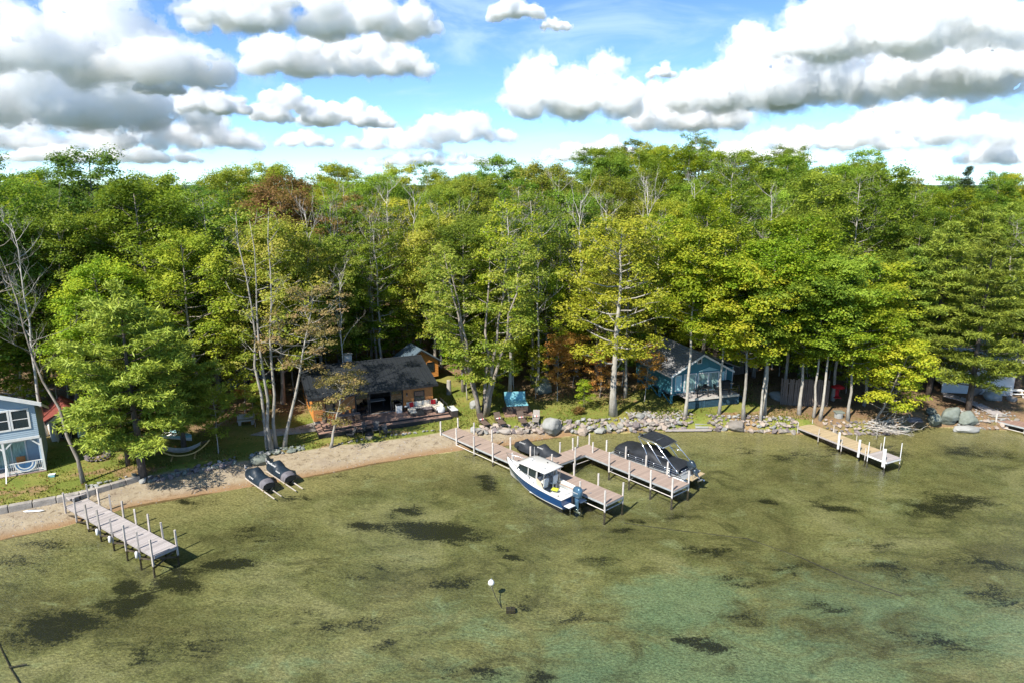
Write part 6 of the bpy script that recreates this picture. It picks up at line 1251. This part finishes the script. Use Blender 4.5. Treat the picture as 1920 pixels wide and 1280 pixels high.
# ------------------------------------------------------------------ where the trees stand
PLACED = []
def stand(kind, px, py, leaf, scale, label, rz=None, group=None, sz=1.0, cat='tree', name=None):
    p = G(px, py); PLACED.append((p.x, p.y)); return tree(kind, p.x, p.y, leaf, scale, rz, label, cat, group, name, sz)
def near_trees():
    stand('dead3', 157, 905, 'green', .98, 'leaning grey barked tree with bare twigs in front of the red roofed shed', 0)
    stand('widepine', 268, 893, 'pine', 1.1, 'low wide bright green pine spreading beside the hammock', 1.0, sz=1.12)
    stand('pine1', 240, 872, 'pine', .66, 'young pine standing just behind the wide pine near the grey dock', 2.0)
    stand('widepine', 345, 838, 'pine', .8, 'spreading pine over the upturned boat behind the hammock', 3.3)
    stand('maple3', 215, 800, 'lime', .86, 'lime green maple rising above the wide pine by the red roofed shed', .3)
    stand('maple3', 372, 775, 'gold', .98, 'golden green maple above the hammock lawn', 1.7)
    stand('sapling2', 410, 850, 'olive', .75, 'small leafy tree on the lawn right of the hammock', .5)
    stand('sapling1', 478, 800, 'olive', .62, 'low leafy sapling left of the triple trunk tree')
    stand('tall', 510, 842, 'olive', 1.0, 'tall pale triple trunk tree above the covered jet skis on the beach', .9)
    stand('leaner', 532, 838, 'blush', 1.0, 'pale leaning tree with blush and yellow leaves left of the cabin', 0)
    stand('sapling1', 492, 790, 'green', .6, 'leafy sapling behind the triple trunk tree')
    stand('small_lean', 619, 838, 'blush', .98, 'small crooked tree with blush leaves in front of the cabin deck', 0)
    stand('clump', 906, 778, 'olive', 1.02, 'huge multi trunk maple behind the loungers left of the hot tub', .4)
    stand('oak', 1150, 778, 'gold', 1.02, 'tall golden green oak on the lawn left of the teal cottage', .8)
    stand('sparse1', 1172, 745, 'olive', .9, 'thin pale tree just behind the tall golden oak')
    stand('sapling2', 1045, 752, 'orange', .85, 'orange leaved sapling between the hot tub and the round bush')
    stand('sapling1', 1125, 745, 'orange', .75, 'orange leaved sapling just behind the bright round bush')
    stand('sapling2', 1208, 752, 'orange', .8, 'orange leaved sapling right of the tall golden oak')
    stand('sapling1', 1075, 725, 'orange', .9, 'orange sapling deeper in the trees behind the bright round bush')
    stand('sapling1', 1095, 768, 'lime', .46, 'bright green round bush on the lawn right of the hot tub', cat='bush', name='bush')
    stand('bush2', 1085, 775, 'rust', .8, 'low brown shrub at the foot of the bright green bush', cat='shrub')
    for i, (px, py, k, lf, s, lb) in enumerate([
        (1284, 782, 'round2', 'lime', 1.12, 'lime green tree left of the cottage deck, rooted at the stone bank'),
        (1348, 776, 'round3', 'lime', 1.12, 'thin trunked tree standing directly before the teal deck'),
        (1394, 787, 'round1', 'lime', 1.1, 'lime green tree at the right end of the teal deck'),
        (1425, 792, 'round3', 'green', 1.0, 'pale trunked tree second right of the teal deck'),
        (1434, 778, 'round2', 'lime', 1.05, 'slightly leaning tree third right of the teal deck'),
        (1498, 777, 'round1', 'lime', 1.08, 'thick trunked maple above the shore end of the tan dock'),
        (1525, 782, 'round3', 'green', 1.0, 'thin tree behind the shore end of the tan dock'),
        (1537, 786, 'round2', 'green', .95, 'pale thin tree just right of the tan dock'),
        (1590, 786, 'round1', 'lime', .95, 'maple beside the brush pile right of the tan dock'),
        (1470, 745, 'round2', 'lime', 1.15, 'lime maple in front of the grey plank fence'),
        (1560, 750, 'round1', 'green', 1.1, 'green maple beside the red umbrella in the shade'),
        (1620, 760, 'round3', 'lime', 1.05, 'green maple above the big shore boulders')]):
        stand(k, px, py, lf, s, lb)
    stand('over', 1640, 790, 'lime', .95, 'lime tree leaning out over the brush pile', .1)
    stand('pine1', 1815, 768, 'pine', 1.05, 'broad layered pine before the white cottage on the right')
    stand('pine2', 1740, 742, 'pine', 1.05, 'tall pine left of the white cottage on the right')
    stand('pine1', 1905, 735, 'pine', 1.0, 'pine at the right edge behind the red closed umbrella')
    stand('pine2', 1680, 738, 'pine', .9, 'pine between the maples and the white cottage')
    stand('dead1', 1885, 712, 'green', .85, 'bare pale trunk standing right of the white cottage')
def forest():
    rr = random.Random(42); pts = list(PLACED)
    keep = [(-14, 68, 8.5), (20.5, 72, 6.5), (-41.5, 60, 3.6), (-42, 55, 5), (50, 74, 6), (-11, 77.5, 4.2), (-27.5, 69.8, 3.4), (-10, 72, 4), (0.5, 65, 3.5), (-7, 71.6, 1.5)]
    fy = lambda x: float(np.interp(x, [-90,-46,-38,-30,-23,-20,-8,-4,4,13,15,27,30,44,56,90], [50,56,63,64,68,75,77,70,70.5,73,78,78,70,72,77,72]))
    kinds = [('maple1',4),('maple2',4),('maple3',4),('maple4',4),('sparse1',2),('sparse2',2)]
    pool = [k for k, w in kinds for _ in range(w)]
    def px_of(x, y, z):
        zz = z-CAM_H; d = y*math.cos(CAM_P)-zz*math.sin(CAM_P); return 960+CAM_F*x/d
    n = 0
    for band, (d0, d1, sp, tries) in enumerate([(0, 9, 4.6, 1400), (9, 26, 5.5, 2400), (26, 52, 6.8, 2400), (52, 90, 7.8, 2200)]):
        for _ in range(tries):
            x = rr.uniform(-95, 100); y0 = fy(x); y = y0 + rr.uniform(d0, d1)
            if y > 165: continue
            z = gz(x, y); p = px_of(x, y, z+14)
            if p < -130 or p > 2050: continue
            if any((x-a)**2+(y-b)**2 < r*r for a, b, r in keep): continue
            if any((x-a)**2+(y-b)**2 < sp*sp for a, b in pts): continue
            if band < 2 and 430 < p < 650 and rr.random() < .55: continue
            pts.append((x, y)); n += 1
            k = rr.choice(pool); u = rr.random()
            cool = band >= 2 or p > 1250
            lf = ('deep' if u < .25 else 'green' if u < .75 else 'olive' if u < .9 else 'lime') if cool else ('green' if u < .4 else 'olive' if u < .72 else 'lime' if u < .86 else 'gold' if u < .95 else 'deep')
            if p < 420: lf = 'green' if u < .45 else 'deep' if u < .75 else 'lime'
            if 480 < p < 680 and band >= 1 and u > .55: lf = 'rust' if u > .8 else 'gold'
            if p > 1720 and band < 2 and u < .45: k, lf = rr.choice(['pine1', 'pine2']), 'pine'
            if 560 < p < 1300 and band < 2 and rr.random() < .28: k = rr.choice(['sparse1', 'sparse2'])
            s = rr.uniform(.86, 1.14)*(1.0 if band else .92)
            if p < 430 and band < 2: s *= 1.17
            if p > 1640: s *= .9
            place = ['at the front edge of the wood', 'inside the wood behind the cottages', 'high in the wood on the slope', 'on the ridge along the skyline'][band]
            colr = {'green': 'mid green', 'deep': 'dark green', 'olive': 'olive green', 'lime': 'lime green', 'gold': 'golden green', 'rust': 'rust tinged', 'pine': 'evergreen'}[lf]
            kd = 'pine' if lf == 'pine' else 'thin sparse tree' if 'sparse' in k else 'broadleaf tree'
            where = 'at far left' if p < 200 else 'above the hammock lawn' if p < 450 else 'left of the cabin' if p < 620 else 'above the cabin' if p < 830 else 'above the hot tub' if p < 1040 else 'by the golden oak' if p < 1210 else 'above the teal cottage' if p < 1420 else 'above the tan dock' if p < 1640 else 'above the right boulders' if p < 1800 else 'at far right'
            place = ['at the front edge of the wood', 'inside the wood', 'high on the wooded slope', 'on the skyline ridge'][band]
            lb = f'{colr} {kd} {place}, {where}'
            tree(k, x, y, lf, s, rr.uniform(0, 6.28), lb, 'tree', lb.replace('tree', 'trees'), sz=rr.uniform(.95, 1.1))
    # understorey at the forest edge
    for (x, y, k, lf, s, lb) in [(-22,79,'maple1','olive',.8,'olive maple just behind the left end of the cabin'),(-17,80,'maple3','lime',.78,'lime maple just behind the cabin roof'),(-5.5,80,'maple4','olive',.85,'olive maple behind the orange rear shed'),(-2,75.5,'maple2','lime',.72,'lime maple behind the multi trunk maple'),(4,76,'maple1','lime',.7,'lime maple in the trees behind the hot tub'),(10,77,'maple3','gold',.72,'golden maple behind the tall golden oak')]:
        tree(k, x, y, lf, s, None, lb); pts.append((x, y))
    m = 0
    for _ in range(2600):
        x = rr.uniform(-62, 68); y = fy(x) + rr.uniform(-1.0, 13)
        if any((x-a)**2+(y-b)**2 < (r+.6)**2 for a, b, r in keep): continue
        if any((x-a)**2+(y-b)**2 < 2.3**2 for a, b in pts): continue
        p = px_of(x, y, 3)
        if p < -60 or p > 1980 or m > 140: continue
        if 980 < p < 1240 and rr.random() < .5: continue
        pts.append((x, y)); m += 1; lf = rr.choice(['green','olive','lime','lime','green','gold'])
        colr = {'green': 'mid green', 'deep': 'dark green', 'olive': 'olive green', 'lime': 'lime green', 'gold': 'golden green'}[lf]
        where = 'at far left' if p < 200 else 'above the hammock lawn' if p < 450 else 'left of the cabin' if p < 620 else 'behind the cabin' if p < 830 else 'behind the hot tub' if p < 1040 else 'behind the golden oak' if p < 1210 else 'behind the teal cottage' if p < 1420 else 'behind the tan dock' if p < 1640 else 'behind the right boulders' if p < 1800 else 'at far right'
        tree(rr.choice(['sapling1','sapling2']), x, y, lf, rr.uniform(.65, 1.4), rr.uniform(0, 6.28), f'low {colr} sapling in the forest edge shade {where}', 'sapling', f'{colr} saplings along the forest edge {where}', 'sapling')
    # bleached dead trees that stand out of the crowns
    for (px, d, k, s, lb) in [(1205,84,'dead2',1.25,'tall bleached dead tree left of the golden oak, tallest of the snags'),(1130,80,'dead1',1.1,'bare grey tree left of the golden oak'),(868,82,'dead2',1.1,'bare dead tree rising behind the multi trunk maple'),(735,86,'dead1',1.15,'grey dead tree above the cabin roof'),
                           (630,80,'dead2',1.15,'thin dead tree above the blush leaning tree'),(60,58,'dead1',1.05,'bare branched tree above the blue grey house'),(1375,80,'dead1',.95,'dead grey tree above the teal cottage'),(640,70,'dead2',.8,'thin bare tree behind the cabin'),(1045,95,'dead1',1.15,'bare treetop above the orange sapling'),(25,62,'dead2',1.1,'bare thin tree at the left edge of the wood'),(780,90,'dead2',1.2,'pale bare trunk above the orange rear shed'),(1290,92,'dead1',1.1,'grey twiggy snag between oak and cottage trees'),(585,73,'dead2',1.15,'pale bare trunk rising left of the cabin chimney'),(700,79,'dead2',1.1,'pale thin trunk right of the cabin chimney'),(960,75,'dead2',1.05,'pale bare tree directly behind the hot tub'),(1010,73,'dead1',.95,'grey bare tree right behind the hot tub'),(1085,78,'dead2',1.2,'pale twin branched snag above the bright round bush'),(825,82,'dead1',1.05,'grey snag right of the orange rear shed'),(1430,84,'dead1',1.1,'bare crown above the lime maples'),(130,70,'dead2',1.1,'pale bare trunk above the red roofed shed')]:
        x = (px-960)/CAM_F*(d*math.cos(CAM_P)+CAM_H*math.sin(CAM_P)*.6); tree(k, x, d, 'green', s, None, lb, 'dead tree')
    x = (1775-960)/CAM_F*108; tree('spruce', x, 106, 'spruce', 1.0, None, 'dark pointed spruce poking over the skyline on the right', 'spruce')
    print('forest trees', n, 'saplings', m)
near_trees(); forest()
# ------------------------------------------------------------------ small stuff: pebbles on the sand, fallen leaves and grass tufts on the lawn
def scatter_stuff():
    r = np.random.default_rng(11)
    def spots(n, x0, x1, fn):
        x = r.uniform(x0, x1, n); return x, fn(x)
    # pebbles and bark bits on the beach
    n = 1000; x = r.uniform(-40, 4, n); y = shore(x) + beach_w(x)*r.beta(1.3, 1.1, n)*1.05 - .15; z = height(x, y); s = r.uniform(.02, .075, n)
    o = np.array([(1,0,0),(-1,0,0),(0,1,0),(0,-1,0),(0,0,.7),(0,0,-.7)]); f = np.array([(0,2,4),(2,1,4),(1,3,4),(3,0,4),(2,0,5),(1,2,5),(3,1,5),(0,3,5)])
    V = (np.stack([x, y, z], 1)[:, None, :] + o[None]*s[:, None, None]*r.uniform(.6, 1.5, (n, 6, 1))).reshape(-1, 3); F = (f[None] + (np.arange(n)*6)[:, None, None]).reshape(-1, 3)
    me = bpy.data.meshes.new('beach_pebbles'); me.from_pydata(V.tolist(), [], F.tolist()); me.materials.append(MT['stone']); tag(link('beach_pebbles', me), 'small dark pebbles and bark bits strewn on the sand', 'pebbles', kind='stuff')
    # fallen leaves on the lawn and wood floor
    lv = Leaves(5); n = 4500; x = r.uniform(-42, 40, n); y = shore(x) + beach_w(x) + .4 + r.uniform(0, 1, n)**1.2*16
    lv.c.append(np.stack([x, y, height(x, y)+.03], 1)); lv.n.append(np.array([0,0,1.0])+r.normal(size=(n,3))*.25); lv.t.append(r.normal(size=(n,3))); lv.sz.append(r.uniform(.08,.2,n)); lv.asp.append(np.full(n,.8)); lv.val.append(r.uniform(0,1,n))
    tag(link('fallen_leaves', lv.mesh('fallen_leaves', leaf_mat('leaf_fallen', (.20,.11,.04), (.36,.21,.08), (.42,.32,.10)))), 'tan fallen leaves scattered over the lawn', 'leaves', kind='stuff')
    # grass tufts along the banks
    lv = Leaves(6); n = 16000; x = r.uniform(-42, 30, n); y = shore(x) + beach_w(x) + .5 + r.uniform(0, 1, n)**1.6*12; k = vnoise(x, y, .5, 4) > .42; x = x[k]; y = y[k]; n = len(x)
    lv.c.append(np.stack([x, y, height(x, y)+.06], 1)); lv.t.append(np.array([0,0,1.0])+r.normal(size=(n,3))*.35); lv.n.append(r.normal(size=(n,3))*np.array([1,1,.2])); lv.sz.append(r.uniform(.12,.3,n)); lv.asp.append(np.full(n,.35)); lv.val.append(r.uniform(0,1,n))
    tag(link('grass_tufts', lv.mesh('grass_tufts', leaf_mat('leaf_grass', (.10,.14,.02), (.20,.24,.04), (.32,.30,.09)))), 'rough grass tufts on the lawn and banks', 'grass', kind='stuff')
scatter_stuff()
def mooring_lines():
    for (a, b, lb) in (((.35,51.9,1.5),(1.7,53.0,.75),'bow mooring line between the motor boat and the brown dock'),((4.9,48.9,.95),(6.0,48.3,.75),'stern mooring line between the motor boat and the brown dock'),((9.6,56.6,.95),(8.6,56.1,.75),'bow mooring line of the pontoon boat'),((14.1,52.0,.9),(12.7,51.2,.75),'stern mooring line of the pontoon boat')):
        t = thing('mooring_line', lb, 'rope', a); m = [(a[i]+b[i])/2 for i in range(3)]; MB().tube([a, (m[0],m[1],m[2]-.15), b], .022, 6).build('line', MT['rope'], t, world=True); MB().tube([(b[0]-.1,b[1],b[2]+.03),(b[0]+.1,b[1],b[2]+.03)], .03, 6).build('cleat', MT['steel'], t, world=True)
mooring_lines()
# ------------------------------------------------------------------ cumulus clouds: real bodies at their distance, lit by the sun
CLOUD_G = -0.45
def cloud_mat():
    m = bpy.data.materials.new('cloud'); m.use_nodes = True; t = NT(m); t.N.clear()
    out = t.N.new('ShaderNodeOutputMaterial')
    v = t.N.new('ShaderNodeVolumeScatter'); v.inputs['Color'].default_value = (1,1,1,1); v.inputs['Anisotropy'].default_value = CLOUD_G
    at = t.N.new('ShaderNodeAttribute'); at.attribute_type = 'OBJECT'; at.attribute_name = 'cloud_density'
    t.L.new(at.outputs['Fac'], v.inputs['Density']); t.L.new(v.outputs[0], out.inputs['Volume'])
    try: m.cycles.homogeneous_volume = True
    except Exception: pass
    return m
def ico(sub):
    bm = bmesh.new(); bmesh.ops.create_icosphere(bm, subdivisions=sub, radius=1); v = np.array([q.co[:] for q in bm.verts]); f = [[w.index for w in q.verts] for q in bm.faces]; bm.free(); return v, f
ICO = {k: ico(k) for k in (2, 3, 4)}
CLOUDS = [  # px, py (centre of the cloud in the photograph), half width, half height, label
 (90,70,240,80,'big grey bellied cloud in the upper left corner'),(110,175,230,70,'broad cloud bank at the left, below the corner cloud'),(30,245,150,40,'low cloud at the left edge just over the trees'),(345,255,125,34,'low cloud bank above the left treetops'),(300,162,34,18,'tiny puff right of the left cloud bank'),(398,195,60,22,'small flat cloud left of centre'),
 (585,22,215,48,'wide flat cloud cut by the top edge'),(635,105,160,44,'cloud just below the wide flat one'),(555,208,75,28,'small cloud above the triple trunk tree'),(650,218,85,26,'small low cloud right of the triple trunk tree'),(860,244,105,30,'low cloud over the middle of the wood'),(735,264,90,24,'faint low cloud over the cabin'),(570,264,52,16,'little low puff over the leaning tree'),
 (965,16,46,24,'small puff at the top centre'),(1042,48,26,12,'tiniest puff right of top centre'),(1066,172,128,62,'round white cumulus right of centre'),(1285,205,105,48,'cumulus between the round one and the great bank'),(1420,160,150,58,'left shoulder of the great cloud bank'),(1590,125,230,80,'great white cloud bank on the right'),(1690,45,180,60,'tall heap on top of the great bank'),(1850,95,130,62,'grey based cloud at the right edge'),
 (1720,238,140,42,'low white cloud at the right above the pines'),(1540,262,140,26,'thin low cloud over the right hand wood'),(1900,285,75,26,'low cloud at the right edge over the trees'),(1110,285,100,22,'faint low cloud over the golden oak'),(1390,292,120,20,'faint low cloud strip over the teal cottage'),(1242,135,24,13,'tiny puff beside the round cumulus'),(200,290,150,18,'thin cloud strip on the left treetops'),(820,300,140,15,'thin cloud strip over the central skyline')]
def build_clouds():
    mat = cloud_mat(); rr = random.Random(5)
    tex = bpy.data.textures.new('cloud_billow', 'CLOUDS'); tex.noise_scale = 1.0; tex.noise_depth = 5; tex.noise_basis = 'ORIGINAL_PERLIN'
    for ci, (px, py, rx, ry, lb) in enumerate(CLOUDS):
        base = ray(px, min(py+ry*.75, 318)).normalized(); D = min(900/max(base.z, .02), 16000); D = max(D, 4500)
        c = Vector((0,0,CAM_H)) + ray(px, py)*D/ray(px, py).y
        d_ = (c-Vector((0,0,CAM_H))).length; k = d_/CAM_F; a, b = rx*k, ry*k
        right = Vector((c.y, -c.x, 0)).normalized(); fwd = Vector((c.x, c.y, 0)).normalized()
        mb = MB(); seeds = []
        n = max(14, int(13*rx/ry) + 10)
        for i in range(n):
            u = rr.uniform(-1, 1); env = math.sqrt(max(0, 1-abs(u)**2.2)); lump = .55+.45*rr.random()
            top = -.62 + 1.6*env*lump
            w = rr.uniform(-.62, top); r_ = b*rr.uniform(.24, .52)*(.55+.45*env)
            seeds.append((u*a*.93, max(w*b, -.62*b+r_*.55), rr.uniform(-.5, .5)*min(a, 2.2*b), r_))
        for i in range(n*3):      # small heads on the big ones
            s = seeds[rr.randrange(n)]; th = rr.uniform(.0, math.pi); ph = rr.uniform(-1.2, 1.2); q = s[3]*rr.uniform(.8, 1.0)
            seeds.append((s[0]+math.cos(th)*q*math.cos(ph), max(s[1]+math.sin(th)*q*math.cos(ph), -.55*b), s[2]-math.sin(ph)*q*.7-q*.2, s[3]*rr.uniform(.22, .5)))
        V = []; Fc = []; CI = []; CW = []
        for (u, w, dp, r_) in seeds:
            v, f = ICO[2 if r_ < .2*b else 3]; sc = np.array([r_*1.5, r_*1.15, r_*.9]); o = len(V)
            for q in v: CI.append((u, dp, w)); CW.append(0); V.append((u+q[0]*sc[0], dp+q[1]*sc[1], max(w+q[2]*sc[2], -.72*b+.06*b*q[0])))
            Fc += [[o+i for i in t] for t in f]
        root = thing('cloud', lb, 'cloud', c, math.atan2(right.y, right.x), 'cumulus clouds over the wood')
        thin = 1.0 if py < 235 else .55
        for nm, grow, dens, amps in (('cloud_core', .91, 3.2, ((.7, .42), (.26, .27), (.10, .13))), ('cloud_veil', 1.07, .95, ((.45, .6), (.18, .44), (.07, .22)))):
            V2 = []
            for (p0, cc, cw) in zip(V, CI, CW): V2.append((cc[0]+(p0[0]-cc[0])*grow+(cw if grow > 1 else 0)*0, cc[1]+(p0[1]-cc[1])*grow, cc[2]+(p0[2]-cc[2])*grow))
            me = bpy.data.meshes.new(nm); me.from_pydata(V2, [], Fc); me.materials.append(mat)
            o = link(nm, me, root); o['cloud_density'] = dens*thin/max(b, 20*k)
            rm = o.modifiers.new('merge', 'REMESH'); rm.mode = 'VOXEL'; rm.voxel_size = k*2.8; rm.use_smooth_shade = True
            for (ns, st) in amps:
                t2 = bpy.data.textures.new('cloud_billow', 'CLOUDS'); t2.noise_scale = ns*max(b, 30*k)*(1.0 if grow < 1 else .93 if grow < 1.1 else .8); t2.noise_depth = 4; t2.noise_basis = 'ORIGINAL_PERLIN'
                dm = o.modifiers.new('billow', 'DISPLACE'); dm.texture = t2; dm.strength = st*max(b, 22*k)*1.5; dm.mid_level = .5; dm.texture_coords = 'LOCAL'
build_clouds()
